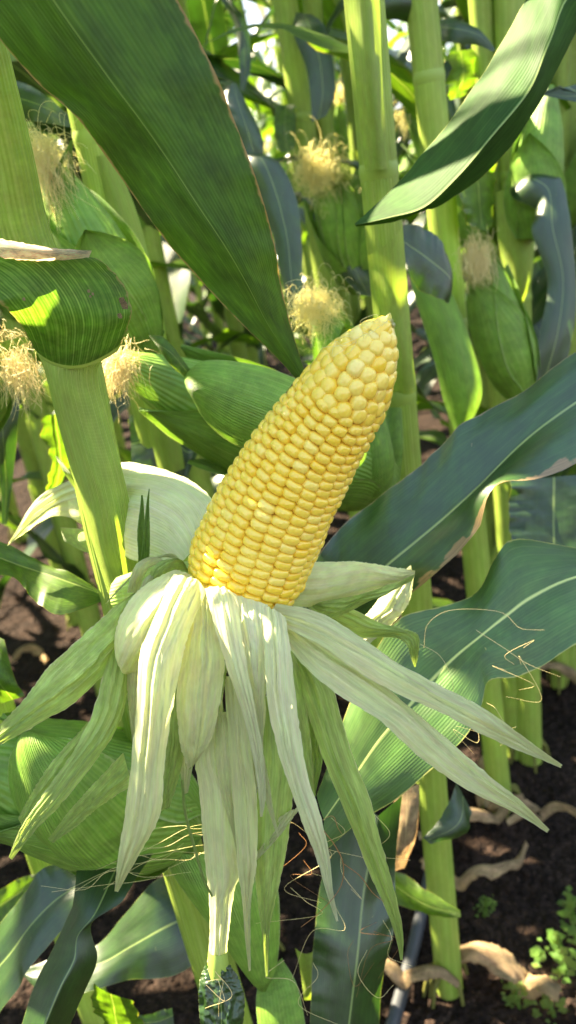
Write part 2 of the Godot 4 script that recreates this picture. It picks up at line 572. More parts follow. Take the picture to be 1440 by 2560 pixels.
func ear_frame(ax: Array, t: float) -> Array:
	var c: Vector3 = cr(ax, t)
	var q1: Vector3 = cr(ax, minf(t + 0.02, 1.0))
	var q0: Vector3 = cr(ax, maxf(t - 0.02, 0.0))
	return [c, (q1 - q0).normalized()]

func peeled_cob(ear: Node3D) -> void:
	var r := rnd(77)
	var ax := [at(597, 1467, 0.360), at(665, 1312, 0.350), at(752, 1150, 0.338), at(862, 985, 0.323), at(955, 818, 0.308)]
	var length := 0.0
	for i in 4:
		length += (ax[i] as Vector3).distance_to(ax[i + 1])
	var prof := func(t: float) -> float:
		var ks := [0.0, 0.04, 0.10, 0.30, 0.5, 0.72, 0.84, 0.92, 0.97, 1.0]
		var rs := [0.0238, 0.0268, 0.0280, 0.0268, 0.0240, 0.0200, 0.0168, 0.0124, 0.0078, 0.0026]
		for i in 9:
			if t <= ks[i + 1]:
				return lerpf(rs[i], rs[i + 1], (t - ks[i]) / (ks[i + 1] - ks[i]))
		return rs[9]
	var shapes := []
	for k in 5:
		shapes.append(kernel_mesh(k + 3))
	var blunt := []
	for k in 5:
		blunt.append(kernel_mesh(k + 31, 2.4))
	# the pale core between the kernels
	var cr_ := []
	for i in 21:
		cr_.append(maxf(prof.call(i / 20.0) - 0.0045, 0.001))
	tube(ear, "cob_core", ax, cr_, M.core, 24, 40)
	var spots := []          # [t, angle, half width, half length, height]
	var rows := 20
	var t_end := 0.732
	var per := 23.0
	for k in rows:
		var g0 := TAU * k / rows
		var off := (0.5 if k % 2 else 0.0) + r.randf_range(-0.12, 0.12)
		var drift := r.randf() * 10.0
		var t := 0.004 + off * t_end / per
		while t < t_end + off * 0.03:
			var sp := t_end / per * (1.0 + 0.10 * wob.get_noise_2d(t * 140.0, drift * 9.0))
			var g := g0 + 0.035 * wob.get_noise_2d(t * 160.0, k * 12.0) + 0.16 * t
			spots.append([t, g, PI * prof.call(t) / rows * 1.10, sp * length * 0.57, 0.0045])
			t += sp
	var ts := [0.742, 0.782, 0.822, 0.862, 0.900, 0.935, 0.965, 0.99]
	for i in ts.size():
		var t: float = ts[i]
		var rad: float = prof.call(t)
		var cnt := maxi(roundi(TAU * rad / (0.0070 if i < 5 else 0.0066)), 3)
		for k in cnt:
			var g := TAU * (k + (0.5 if i % 2 else 0.0)) / cnt + r.randf_range(-0.06, 0.06)
			spots.append([t + r.randf_range(-0.006, 0.006), g, PI * rad / cnt * r.randf_range(1.02, 1.12), 0.0038 * r.randf_range(0.96, 1.10), 0.0050])
	var placed := []
	for s: Array in spots:
		var fr := ear_frame(ax, s[0])
		var A: Vector3 = fr[1]
		var X := A.cross(Vector3(0.1, 0.9, 0.3)).normalized()
		var Y := A.cross(X)
		var rad_dir := X * cos(s[1]) + Y * sin(s[1])
		var slope: float = (prof.call(minf(s[0] + 0.03, 1.0)) - prof.call(maxf(s[0] - 0.03, 0.0))) / (0.06 * length)
		var nrm := (rad_dir - A * slope).normalized()
		var tan := A.cross(rad_dir).normalized()
		var lon := nrm.cross(tan).normalized()
		var pos: Vector3 = fr[0] + rad_dir * (prof.call(s[0]) - s[4])
		var spin: float = r.randf_range(-0.10, 0.10)
		var b := Basis(tan * s[2] * r.randf_range(0.97, 1.03), lon * s[3] * r.randf_range(0.96, 1.04), nrm * s[4] * r.randf_range(0.92, 1.08)).orthonormalized()
		b = b.rotated(nrm, spin)
		b = Basis(b.x * s[2], b.y * s[3] , b.z * s[4] * r.randf_range(0.9, 1.1))
		var facing := nrm.dot((eye.origin - pos).normalized())
		placed.append([facing, Transform3D(b, pos), s[0]])
	placed.sort_custom(func(a, b): return a[0] > b[0])
	var rest := SurfaceTool.new()
	rest.begin(Mesh.PRIMITIVE_TRIANGLES)
	var org := base_of(ear)
	for i in placed.size():
		var tr: Transform3D = placed[i][1]
		tr.origin -= org
		var t: float = placed[i][2]
		if i < 300:
			var pick: int = [0, 0, 1, 4, 4, 0, 1, 4, 2, 3][r.randi() % 10]
			if t > 0.80 and r.randf() < (t - 0.76) * 4.0:
				pick = 5 if r.randf() < 0.25 else 3
			elif t < 0.12 and r.randf() < 0.7:
				pick = 2 if r.randf() < 0.6 else 0
			put(ear, "kernel", (blunt if t > 0.73 else shapes)[r.randi() % 5], M.kernel[pick], tr)
		else:
			rest.append_from(shapes[r.randi() % 5], 0, tr)
	var back_part := put(ear, "kernel_mass", rest.commit(), M.kernel[0])
	back_part.set_meta("kind", "stuff")
	# the bare white tip and a few clinging silks
	var tip := at(965, 812, 0.309)
	for k in 3:
		var q := at(975 + k * 4, 783 + k * 16, 0.305)
		tube(ear, "bare_tip", [tip, tip.lerp(q, 0.6) + Vector3(0.0004, 0, 0) * k, q], [0.0018, 0.0014, 0.0003], M.husk, 7, 8)
	for k in 9:
		var x := r.randf_range(850, 1000)
		var y := 960.0 - (x - 720) * 0.62 + r.randf_range(-10, 26)
		var d := 0.300 + r.randf_range(-0.004, 0.002)
		strand(ear, [[x, y, d], [x + r.randf_range(-26, 26), y - r.randf_range(8, 24), d - 0.002], [x + r.randf_range(-60, 20), y + r.randf_range(-20, 30), d], [x + r.randf_range(-80, 10), y + r.randf_range(0, 50), d + 0.006]], M.silk, 0.00009)

func peeled_husks(ear: Node3D) -> void:
	var H: Material = M.husk
	var G: Material = M.husk_green
	var hl := func(st: Array, m: Material, o := {}) -> void:
		var q := {"ripple": 0.0022, "rf": 4.0, "pleat": 0.0015, "pn": 4.0, "fray": 0.0006, "nu": 28, "nv": 60}
		q.merge(o, true)
		blade(ear, "husk_leaf", st, m, q)
	# behind: cupped leaf passing behind the stalk
	hl.call([[440, 1432, 552, 1345, .372, .005, .004], [385, 1410, 542, 1266, .385, .008, .012], [330, 1402, 482, 1206, .402, .008, .018], [285, 1372, 388, 1170, .424, .004, .016], [222, 1312, 292, 1160, .436, .0, .010], [140, 1290, 185, 1195, .434, .0, .004], [75, 1325, 95, 1245, .427, .0, .002], [18, 1365, 26, 1350, .42]], M.husk, {"pleat": .0022, "pn": 4.2})
	hl.call([[690, 1508, 742, 1408, .378, .004, .004], [770, 1518, 830, 1404, .384, .004, .010], [880, 1492, 910, 1406, .388, .003, .010], [980, 1466, 985, 1418, .386, .0, .006], [1036, 1444, 1038, 1426, .384]], H, {"vee": 0.0})
	hl.call([[770, 1520, 800, 1505, .374], [830, 1545, 900, 1485, .374, 0, .003], [930, 1500, 970, 1462, .373, 0, .003], [1030, 1452, 1037, 1436, .378]], G)
	hl.call([[760, 1512, 790, 1520, .388], [835, 1566, 860, 1515, .389, 0, .004], [900, 1592, 950, 1556, .388, 0, .004], [985, 1594, 1010, 1572, .386, 0, .003], [1016, 1612, 1046, 1588, .383], [1026, 1640, 1047, 1630, .385], [1036, 1668, 1040, 1666, .388]], G)
	hl.call([[1026, 1412, 1036, 1440, .41], [965, 1475, 1022, 1505, .408, 0, .004], [920, 1530, 985, 1556, .405, 0, .004], [860, 1585, 920, 1612, .40]], H)
	# left, green outer ones
	hl.call([[340, 1480, 325, 1515, .350], [270, 1535, 298, 1605, .346, .004, .004], [200, 1595, 258, 1685, .340, .004, .005], [120, 1670, 182, 1758, .333, .003, .004], [55, 1755, 92, 1812, .328, .0, .003], [-14, 1825, -6, 1866, .325]], G)
	hl.call([[300, 1560, 322, 1600, .348], [256, 1690, 317, 1735, .342, .003, .004], [224, 1800, 287, 1828, .335, .003, .004], [160, 1915, 217, 1932, .328, .0, .003], [95, 2005, 142, 2022, .324, .0, .002], [50, 2072, 88, 2076, .322], [22, 2142, 30, 2150, .322]], G)
	hl.call([[225, 1800, 262, 1840, .352], [130, 1905, 180, 1950, .345, 0, .003], [75, 1990, 110, 2020, .342], [46, 2046, 62, 2084, .340]], G)
	hl.call([[308, 1880, 330, 1965, .356], [232, 1962, 250, 2016, .352, 0, .003], [172, 2030, 195, 2062, .350], [120, 2098, 132, 2108, .348]], G)
	# hanging behind the front ones
	hl.call([[425, 1660, 450, 1700, .347], [424, 1800, 474, 1800, .347, 0, .004], [410, 1940, 452, 1925, .349], [398, 2030, 424, 2018, .350]], G)
	hl.call([[530, 1640, 570, 1660, .344], [515, 1760, 556, 1740, .345, 0, .003], [488, 1850, 532, 1830, .346], [472, 1925, 484, 1915, .347]], G)
	hl.call([[500, 1700, 560, 1690, .354], [486, 1880, 556, 1860, .355, 0, .003], [498, 1970, 586, 1965, .357, 0, .004], [507, 2080, 592, 2090, .359, 0, .005], [516, 2180, 600, 2180, .361, 0, .005], [522, 2240, 584, 2240, .362, 0, .005], [524, 2330, 572, 2330, .362, 0, .004], [518, 2405, 566, 2405, .362, 0, .003]], H)
	hl.call([[535, 1780, 575, 1780, .350], [540, 1900, 592, 1900, .350, 0, .003], [558, 2000, 590, 2000, .351], [580, 2080, 592, 2085, .352], [592, 2140, 596, 2140, .352]], H)
	hl.call([[560, 1690, 602, 1690, .346], [571, 1850, 624, 1850, .347, 0, .004], [583, 2000, 642, 2000, .348, 0, .004], [593, 2150, 642, 2150, .349, 0, .003], [606, 2260, 628, 2250, .350], [612, 2340, 626, 2335, .350], [622, 2428, 627, 2426, .350]], H)
	hl.call([[655, 1740, 705, 1740, .352], [650, 1900, 737, 1900, .354, 0, .004], [640, 2020, 727, 2040, .356, 0, .005], [635, 2150, 714, 2140, .358, 0, .004], [641, 2230, 696, 2220, .359, 0, .003], [654, 2325, 674, 2322, .360], [664, 2442, 671, 2440, .360]], G)
	hl.call([[700, 1600, 780, 1640, .352], [735, 1690, 830, 1715, .351, 0, .004], [768, 1780, 852, 1790, .350, 0, .004], [802, 1880, 882, 1890, .350, 0, .004], [846, 1990, 926, 2000, .351, 0, .004], [887, 2090, 949, 2090, .353, 0, .003], [926, 2190, 974, 2180, .356], [963, 2270, 996, 2265, .360], [988, 2340, 1008, 2335, .363], [1001, 2400, 1007, 2400, .365]], G)
	hl.call([[760, 1720, 790, 1730, .356], [770, 1830, 800, 1830, .357], [775, 1950, 808, 1880, .358], [770, 2050, 776, 2050, .36]], G)
	hl.call([[700, 2040, 760, 2010, .352], [650, 2120, 690, 2100, .352], [600, 2180, 615, 2178, .352]], H)
	hl.call([[470, 1480, 520, 1480, .352], [440, 1620, 520, 1600, .350, 0, .004], [436, 1760, 500, 1750, .351, 0, .004], [446, 1900, 486, 1890, .353], [462, 1985, 470, 1982, .354]], H)
	hl.call([[560, 1500, 640, 1510, .348], [585, 1640, 660, 1640, .347, 0, .004], [612, 1780, 664, 1780, .348, 0, .003], [626, 1900, 650, 1900, .350], [636, 1985, 641, 1984, .351]], H)
	hl.call([[630, 1520, 700, 1530, .350], [672, 1660, 745, 1660, .349, 0, .004], [700, 1800, 770, 1800, .350, 0, .004], [742, 1930, 782, 1920, .352], [778, 2010, 788, 2006, .354]], G)
	hl.call([[380, 1560, 430, 1600, .350], [372, 1720, 436, 1720, .349, 0, .004], [372, 1880, 424, 1870, .350, 0, .003], [384, 1990, 404, 1985, .352]], G)
	# long ones to the right
	hl.call([[672, 1560, 700, 1530, .338], [770, 1675, 800, 1600, .333, .003, .003], [850, 1740, 905, 1670, .331, .004, .004], [960, 1812, 1030, 1770, .331, .004, .004], [1060, 1900, 1112, 1840, .333, .003, .004], [1180, 1982, 1205, 1925, .337, .002, .003], [1290, 2034, 1300, 2000, .342], [1368, 2082, 1374, 2074, .347]], H, {"vee": 0.10})
	hl.call([[665, 1550, 690, 1508, .334], [790, 1606, 790, 1528, .330, .003, .003], [880, 1668, 900, 1592, .328, .004, .004], [985, 1728, 1002, 1660, .328, .004, .004], [1090, 1778, 1102, 1714, .331, .003, .003], [1190, 1828, 1202, 1766, .335, .002, .003], [1275, 1868, 1290, 1828, .340], [1350, 1898, 1358, 1878, .345], [1402, 1920, 1406, 1912, .350]], H, {"vee": 0.12})
	# front ones, hanging from the base of the ear
	hl.call([[488, 1450, 530, 1485, .336], [470, 1560, 545, 1560, .333, 0, .004], [442, 1720, 562, 1660, .334, 0, .006], [448, 1850, 534, 1830, .338, 0, .004], [470, 1925, 492, 1905, .341]], H)
	hl.call([[575, 1480, 668, 1512, .331], [594, 1590, 670, 1600, .326, 0, .003], [620, 1690, 662, 1700, .327, 0, .003], [643, 1800, 658, 1795, .330], [653, 1885, 658, 1885, .333]], M.husk_white)
	hl.call([[655, 1512, 712, 1545, .329, 0, .002], [660, 1620, 728, 1640, .322, 0, .004], [666, 1740, 740, 1740, .322, 0, .004], [690, 1860, 752, 1840, .324, 0, .004], [722, 1960, 772, 1950, .327, 0, .003], [756, 2060, 802, 2040, .331, 0, .003], [792, 2150, 824, 2140, .335], [816, 2232, 832, 2222, .338], [841, 2304, 846, 2302, .340]], M.husk_white)
	hl.call([[512, 1470, 580, 1480, .330, 0, .002], [530, 1541, 596, 1541, .323, 0, .004], [565, 1663, 616, 1653, .321, 0, .004], [608, 1789, 638, 1770, .323, 0, .002], [630, 1880, 658, 1882, .326], [647, 1994, 665, 1985, .330], [650, 2042, 656, 2042, .332]], M.husk_white)
	hl.call([[640, 1900, 660, 1890, .329], [655, 1960, 674, 1960, .331], [672, 2030, 684, 2026, .333], [694, 2094, 698, 2092, .335]], H)
	hl.call([[430, 1428, 495, 1452, .342, .0, .004], [362, 1462, 445, 1505, .336, .002, .010], [308, 1525, 398, 1575, .331, .002, .014], [286, 1592, 364, 1632, .333, .002, .012], [290, 1642, 350, 1665, .340, .002, .006]], H, {"pleat": 0.0005})
	hl.call([[312, 1640, 350, 1660, .344], [321, 1760, 347, 1760, .344], [331, 1860, 340, 1860, .345]], H)
	hl.call([[432, 1436, 518, 1474, .334, .0, .004], [384, 1528, 478, 1568, .322, .0, .008], [350, 1640, 457, 1640, .316, .0, .008], [342, 1760, 434, 1760, .315, .0, .007], [329, 1900, 412, 1900, .317, .0, .006], [311, 2040, 402, 2030, .321, .0, .006], [296, 2135, 355, 2122, .325, .0, .004], [286, 2228, 295, 2230, .329]], H)
	# crumpled torn husk at the shank
	hl.call([[262, 1512, 275, 1500, .372], [318, 1452, 330, 1440, .366], [372, 1402, 392, 1395, .362, 0, .003], [430, 1384, 440, 1400, .362], [468, 1420, 474, 1432, .366]], H)
	hl.call([[318, 1480, 345, 1486, .356], [330, 1430, 362, 1436, .352, 0, .004], [352, 1402, 385, 1412, .352, 0, .004], [398, 1402, 420, 1425, .355, 0, .003], [440, 1432, 452, 1440, .36]], H)
	hl.call([[360, 1480, 378, 1490, .354], [382, 1420, 412, 1440, .350, 0, .005], [420, 1398, 446, 1424, .352, 0, .004], [468, 1424, 476, 1436, .358]], G)
	hl.call([[345, 1505, 372, 1500, .352], [360, 1450, 385, 1455, .348, 0, .003], [395, 1430, 410, 1445, .350], [446, 1436, 452, 1444, .355]], H)
	tube(ear, "shank", [at(318, 1490, .392), at(390, 1475, .378), at(480, 1470, .366), at(600, 1472, .361)], [.011, .012, .013, .014], M.husk_green, 14, 16)
	# dry tips of old leaves standing beside the shank
	hl.call([[346, 1405, 362, 1420, .372], [343, 1330, 362, 1330, .368, 0, .002], [350, 1270, 360, 1270, .366], [353, 1238, 357, 1238, .365]], M.wrap)
	hl.call([[352, 1400, 374, 1410, .366], [358, 1330, 375, 1330, .363, 0, .002], [366, 1260, 373, 1260, .361], [372, 1222, 374, 1222, .36]], M.wrap)
	# an outer husk leaf that ends in a small green blade
	hl.call([[512, 2412, 576, 2412, .362, 0, .003], [500, 2450, 598, 2450, .360, 0, .003], [496, 2510, 612, 2500, .358, 0, .003], [505, 2580, 606, 2580, .358, 0, .003]], M.cool)
	ring(ear, at(545, 2408, .362), (at(545, 2380, .362) - at(545, 2430, .362)).normalized(), 0.0046)

# ---------------------------------------------------------------- scene

func _ready() -> void:
	var cam := Camera3D.new()
	cam.name = "camera"
	add_child(cam)
	cam.transform = Transform3D(Basis(Vector3.RIGHT, deg_to_rad(-21.4)) * Basis(Vector3.BACK, deg_to_rad(-8.4)), Vector3(0, 0.80, 0))
	var lens := CameraAttributesPhysical.new()
	lens.frustum_focal_length = 12.0 * F / 1280.0
	lens.frustum_focus_distance = 0.345
	lens.exposure_aperture = 7.0
	lens.frustum_near = 0.02
	lens.frustum_far = 200.0
	cam.attributes = lens
	cam.fov = rad_to_deg(2.0 * atan(1280.0 / F))
	cam.near = 0.02
	cam.far = 200.0
	cam.current = true
	eye = cam.transform
	var we := WorldEnvironment.new()
	we.name = "world_environment"
	var env := Environment.new()
	env.background_mode = Environment.BG_SKY
	var sky := Sky.new()
	var sm := ProceduralSkyMaterial.new()
	sm.sky_top_color = Color(0.62, 0.72, 0.86)
	sm.sky_horizon_color = Color(0.97, 0.97, 0.96)
	sm.sky_curve = 0.18
	sm.ground_bottom_color = Color(0.25, 0.22, 0.18)
	sm.ground_horizon_color = Color(0.6, 0.6, 0.55)
	sm.sky_energy_multiplier = 0.52
	sky.sky_material = sm
	env.sky = sky
	env.tonemap_mode = Environment.TONE_MAPPER_LINEAR
	env.tonemap_exposure = 11.2
	env.sdfgi_enabled = true
	env.ssao_enabled = true
	env.ssil_enabled = true
	we.environment = env
	add_child(we)
	var sun := DirectionalLight3D.new()
	sun.name = "sun"
	sun.light_energy = 1.3
	sun.light_color = Color(1.0, 0.93, 0.80)
	sun.light_angular_distance = 0.5
	sun.shadow_enabled = true
	add_child(sun)
	sun.look_at_from_position(Vector3.ZERO, -Vector3(-0.53, 0.75, -0.40))
	make_materials()
	build_ground()
	build_field()
	build_near_plants()
	build_main_plant()
	build_ground_things()

func build_ground() -> void:
	var nz := FastNoiseLite.new()
	nz.frequency = 3.0
	var pts := PackedVector3Array()
	var uvs := PackedVector2Array()
	var n := 180
	for j in n + 1:
		for i in n + 1:
			var u := i * 2.0 / n - 1.0
			var v := j * 2.0 / n - 1.0
			var x := 2.5 * u + 70.0 * pow(u, 5.0)
			var z := 2.5 * v + 70.0 * pow(v, 5.0) - 1.0
			var h := 0.022 * nz.get_noise_2d(x, z) + 0.012 * nz.get_noise_2d(x * 4.0, z * 4.0) + 0.006 * nz.get_noise_2d(x * 11.0, z * 11.0)
			pts.append(Vector3(x, h - 0.005, z))
			uvs.append(Vector2(x, z) / 60.0)
	var a := Acc.new()
	a.grid(pts, uvs, n, n, false)
	var g := put(self, "ground", a.mesh(), M.soil)
	g.set_meta("kind", "structure")
	g.set_meta("label", "dark brown crumbly soil of the corn field")
	var r := rnd(5)
	var clod := SphereMesh.new()
	clod.radius = 0.5
	clod.height = 0.8
	clod.radial_segments = 7
	clod.rings = 4
	var mm := MultiMesh.new()
	mm.transform_format = MultiMesh.TRANSFORM_3D
	mm.mesh = clod
	mm.instance_count = 2600
	for k in 2600:
		var s := 0.004 + 0.016 * pow(r.randf(), 3.0)
		var b := Basis.from_euler(Vector3(r.randf() * 6, r.randf() * 6, r.randf() * 6)).scaled(Vector3(s, s * 0.7, s * r.randf_range(0.6, 1.2)))
		var x := r.randf_range(-1.0, 1.4)
		var z := r.randf_range(-2.2, -0.2)
		mm.set_instance_transform(k, Transform3D(b, Vector3(x, 0.022 * nz.get_noise_2d(x, z) + 0.012 * nz.get_noise_2d(x * 4.0, z * 4.0) - 0.004, z)))
	var mi := MultiMeshInstance3D.new()
	mi.name = "soil_clods"
	mi.multimesh = mm
	mi.material_override = M.clod
	mi.set_meta("kind", "stuff")
	mi.set_meta("label", "small crumbs and clods of soil")
	mi.set_meta("category", "soil")
	add_child(mi, true)

func build_field() -> void:
	var grp := "corn plants in the rows behind"
	var lab := "tall green corn plant standing in the crowded rows farther back in the field"
	var protos := []
	for k in 6:
		protos.append(field_plant("corn_plant", 100 + k * 7, lab, grp))
	var r := rnd(31)
	var spots := []
	# rows run away to the right of the line of sight
	for row in 12:
		for k in 46:
			var z := -1.12 - row * 0.56 + r.randf_range(-0.08, 0.08)
			var x := -5.0 + k * 0.235 + r.randf_range(-0.06, 0.06)
			if absf(x + z * 0.07) > -z * 0.42 + 0.25:
				continue
			if row > 2 and r.randf() < 0.42:
				continue
			spots.append(Vector3(x, 0, z))
	var seen_count := spots.size()
	# plants between the near ones and the first row
	var gaps := [[30, 1830, "corn plant standing at the left edge behind the dark low leaves"], [190, 1560, "corn plant behind the twisted leaf at the left"], [450, 1560, "corn plant hidden behind the hanging husks, its leaves low"], [700, 1500, "corn plant behind the peeled ear's base"], [1400, 1700, "corn plant at the right edge behind the broad pale leaf"], [1290, 1880, "corn plant foot standing right of the long husks"], [1230, 1560, "corn plant behind the two broad right leaves"], [1010, 1520, "corn plant just right of the peeled ear, deep in shade"]]
	var lined := [field_plant("corn_plant", 204, gaps[0][2], "corn plants in the rows behind", 0.1), field_plant("corn_plant", 211, gaps[1][2], "corn plants in the rows behind", 3.0)]
	for k in gaps.size():
		var gp := ground(gaps[k][0], gaps[k][1])
		if k < 2:
			lined[k].position = gp
		else:
			again(lined[k % 2], gp, r.randf_range(-.25, .25), r.randf_range(.85, 1.0), gaps[k][2], "corn plants in the rows behind")
	# unseen plants beyond the left edge, towards the sun, placed to shade the soil
	for row in 4:
		for k in 8:
			spots.append(Vector3(-0.75 - k * 0.27 - row * 0.12 + r.randf_range(-.06, .06), 0, 0.05 - row * 0.62 + r.randf_range(-.08, .08)))
	var words := ["first", "second", "third", "fourth", "fifth", "sixth", "seventh", "eighth", "ninth", "tenth", "eleventh", "twelfth", "thirteenth", "fourteenth", "fifteenth", "sixteenth", "seventeenth", "eighteenth", "nineteenth", "twentieth", "twenty-first", "twenty-second", "twenty-third", "twenty-fourth", "twenty-fifth", "twenty-sixth", "twenty-seventh", "twenty-eighth", "twenty-ninth", "thirtieth", "thirty-first", "thirty-second", "thirty-third", "thirty-fourth", "thirty-fifth", "thirty-sixth"]
	var order := {}
	for k in spots.size():
		var row := int(round((-spots[k].z - 1.12) / 0.56))
		if k < seen_count:
			if not order.has(row):
				order[row] = []
			order[row].append(k)
	for row in order:
		order[row].sort_custom(func(a, b): return spots[a].x < spots[b].x)
	for k in spots.size():
		var p: Vector3 = spots[k]
		lab = "unseen corn plant outside the picture to the left, placed to shade the soil"
		grp = "unseen corn plants beyond the left edge"
		if k < seen_count:
			var row := int(round((-p.z - 1.12) / 0.56))
			lab = "green corn plant standing in the %s row behind the near plants" % words[clampi(row, 0, 11)]
			grp = "corn plants in the rows behind"
			if row < 4:
				var nth: int = order[row].find(k)
				lab = "%s corn plant from the left in the %s row behind the near plants" % [words[mini(nth, 35)], words[maxi(row, 0)]]
		if k < 6:
			protos[k].position = p
			protos[k].rotation.y = r.randf() * TAU
			protos[k].set_meta("label", lab)
		else:
			again(protos[r.randi() % 6], p, r.randf() * TAU, r.randf_range(0.88, 1.06), lab, grp)

func leaf3(parent: Node3D, st: Array, m: Material, o := {}) -> MeshInstance3D:
	var q := {"ripple": 0.004, "rf": 4.0, "nu": 20, "nv": 52, "cup": 0.03}
	q.merge(o, true)
	return folded(parent, "leaf", st, m, q)

func leaf2(parent: Node3D, st: Array, m: Material, o := {}) -> MeshInstance3D:
	var q := {"ripple": 0.004, "rf": 4.0, "nu": 16, "nv": 44, "vee": 0.04}
	q.merge(o, true)
	return blade(parent, "leaf", st, m, q)

func foot(p: Vector3) -> Vector3:
	return Vector3(p.x, 0, p.z)

func build_near_plants() -> void:
	# the plant behind the main stalk
	var q := at(300, 700, .62)
	var p2 := thing("corn_plant", "plant close behind the nearest stalk, its green ear with pale silk at upper left", "corn plant", foot(q))
	stalk(p2, q, 1.7, .0135, .0115, [at(215, 345, .58).y, at(382, 1120, .68).y])
	blade(p2, "sheath", [[222, 395, 286, 390, .585, 0, .010], [262, 560, 345, 540, .60, 0, .012], [305, 740, 392, 730, .61, 0, .012], [340, 900, 424, 890, .63, 0, .012], [366, 1040, 440, 1030, .645, 0, .012], [396, 1180, 462, 1170, .66, 0, .010]], M.stalk)
	var e3 := husked_ear(p2, at(345, 900, .575), at(112, 395, .52), .0275, M.wrap, 41, at(250, 660, .53) - at(240, 655, .545))
	silk(e3, at(112, 400, .51), (at(108, 300, .50) - at(120, 420, .52)), .026, 150, .30, 1.4, .35, M.silk, 42, .00014, .007)
	silk(e3, at(112, 395, .505), (at(118, 480, .50) - at(112, 395, .505)), .050, 80, .16, .8, .14, M.silk_tan, 43, .00014, .006)
	blade(e3, "husk_leaf", [[172, 420, 190, 470, .51], [168, 380, 182, 400, .505], [175, 350, 182, 352, .50]], M.wrap)
	blade(e3, "husk_leaf", [[120, 470, 150, 440, .505], [150, 400, 165, 390, .50], [178, 350, 184, 352, .498]], M.wrap)
	leaf2(p2, [[60, 420, 70, 415, .60, .004], [-300, 60, -300, 60, .51, .02], [-225, -140, -225, -140, .505, .03], [-20, -320, -20, -320, .51, .04], [130, -470, 130, -470, .52, .03], [250, -600, 250, -600, .52, .003]], M.leaf)  # out of view, placed across the sun to shade the broad right leaves
	leaf2(p2, [[-60, 190, -60, 300, .60], [50, 205, 60, 305, .60, 0, .006], [130, 250, 150, 312, .60], [200, 320, 205, 330, .62]], M.cool)
	leaf2(p2, [[330, 800, 345, 790, .60], [360, 830, 372, 800, .58, 0, .002], [405, 845, 412, 828, .57]], M.wrap, {"nu": 6})
	leaf2(p2, [[322, 1040, 330, 1180, .66], [410, 1010, 425, 1180, .66, 0, .006], [480, 1060, 460, 1200, .66], [505, 1090, 500, 1120, .66]], M.cool)

	# the plant right of the ear: its upright stalk, its two ears reaching left behind the peeled one
	q = at(962, 600, .56)
	var b := thing("corn_plant", "corn plant whose bare upright stalk passes behind the tip of the peeled ear", "corn plant", foot(q))
	stalk(b, q, 1.7, .0145, .0122, [at(935, 428, .54).y, at(1012, 985, .60).y])
	blade(b, "sheath", [[862, -60, 948, -60, .485, 0, .009], [885, 180, 955, 180, .50, 0, .010], [905, 330, 965, 330, .515, 0, .010], [912, 425, 972, 420, .525, 0, .010]], M.stalk)
	blade(b, "sheath", [[918, 640, 1006, 560, .53, 0, .012], [945, 760, 1022, 760, .545, 0, .012], [965, 870, 1030, 870, .555, 0, .012], [985, 975, 1042, 975, .57, 0, .010]], M.stalk)
	var e1 := husked_ear(b, at(960, 1210, .57), at(292, 902, .485), .0335, M.wrap, 51)
	silk(e1, at(292, 905, .475), (at(270, 960, .46) - at(300, 890, .475)), .020, 190, .30, 2.2, .5, M.silk_tan, 52, .00014, .006)
	blade(e1, "husk_leaf", [[466, 930, 482, 972, .470, 0, .003], [512, 902, 498, 1030, .466, 0, .014], [600, 905, 550, 1088, .468, 0, .020], [705, 932, 625, 1128, .474, 0, .022], [810, 985, 745, 1165, .49, 0, .022], [900, 1080, 860, 1190, .51, 0, .015]], M.wrap, {"nu": 22})
	blade(e1, "husk_leaf", [[366, 836, 384, 846, .468], [415, 848, 420, 905, .464, 0, .004], [478, 926, 470, 950, .468]], M.leaf)
	blade(e1, "husk_leaf", [[890, 1080, 960, 1030, .535, 0, .008], [880, 1180, 985, 1140, .54, 0, .012], [895, 1240, 980, 1215, .55, 0, .01]], M.wrap)
	blade(e1, "husk_leaf", [[970, 1020, 1004, 1020, .56, 0, .004], [950, 1130, 1008, 1110, .56, 0, .006], [952, 1220, 1000, 1200, .565, 0, .004]], M.wrap)
	var e5 := husked_ear(b, at(905, 1010, .585), at(800, 770, .555), .016, M.wrap, 53)
	silk(e5, at(795, 775, .55), (at(770, 690, .53) - at(800, 790, .55)), .020, 280, .36, 2.0, .6, M.silk, 54, .00014, .008)
	silk(e5, at(770, 760, .548), (at(760, 850, .54) - at(770, 760, .548)), .022, 60, .4, .6, .3, M.silk, 55, .00014, .006)
	leaf3(b, [[868, 1980, .50, 945, 2040, .485, 1004, 1985, .50], [805, 2190, .50, 910, 2230, .485, 990, 2150, .50], [785, 2350, .49, 895, 2380, .48, 985, 2310, .49], [778, 2480, .49, 880, 2500, .48, 960, 2430, .49], [770, 2650, .49, 862, 2650, .48, 945, 2620, .49]], M.cool, {"seed": 3.0})
	leaf2(b, [[985, 1985, 1050, 1960, .60], [980, 2090, 1042, 2080, .60, 0, .006], [984, 2180, 1012, 2170, .61]], M.dry)
	leaf2(b, [[1140, 1950, 1180, 2030, .60], [1110, 2030, 1165, 2085, .59, 0, .006], [1058, 2095, 1076, 2110, .585]], M.cool)
	leaf2(b, [[960, 2160, 975, 2250, .66], [1060, 2220, 1075, 2290, .645, 0, .005], [1150, 2276, 1152, 2294, .63]], M.leaf)
	leaf2(b, [[1010, 560, 1000, 640, .62], [1070, 575, 1050, 720, .63, 0, .006], [1120, 640, 1110, 755, .64, 0, .006], [1125, 750, 1122, 758, .65]], M.cool)

	# right: a plant whose stalk stands outside, its leaves come in from the right
	q = at(1640, 900, .50)
	var e := thing("corn_plant", "plant whose broad dark blue-green leaves reach in from the right edge", "corn plant", foot(q))
	stalk(e, q, 1.6, .0145, .012, [])
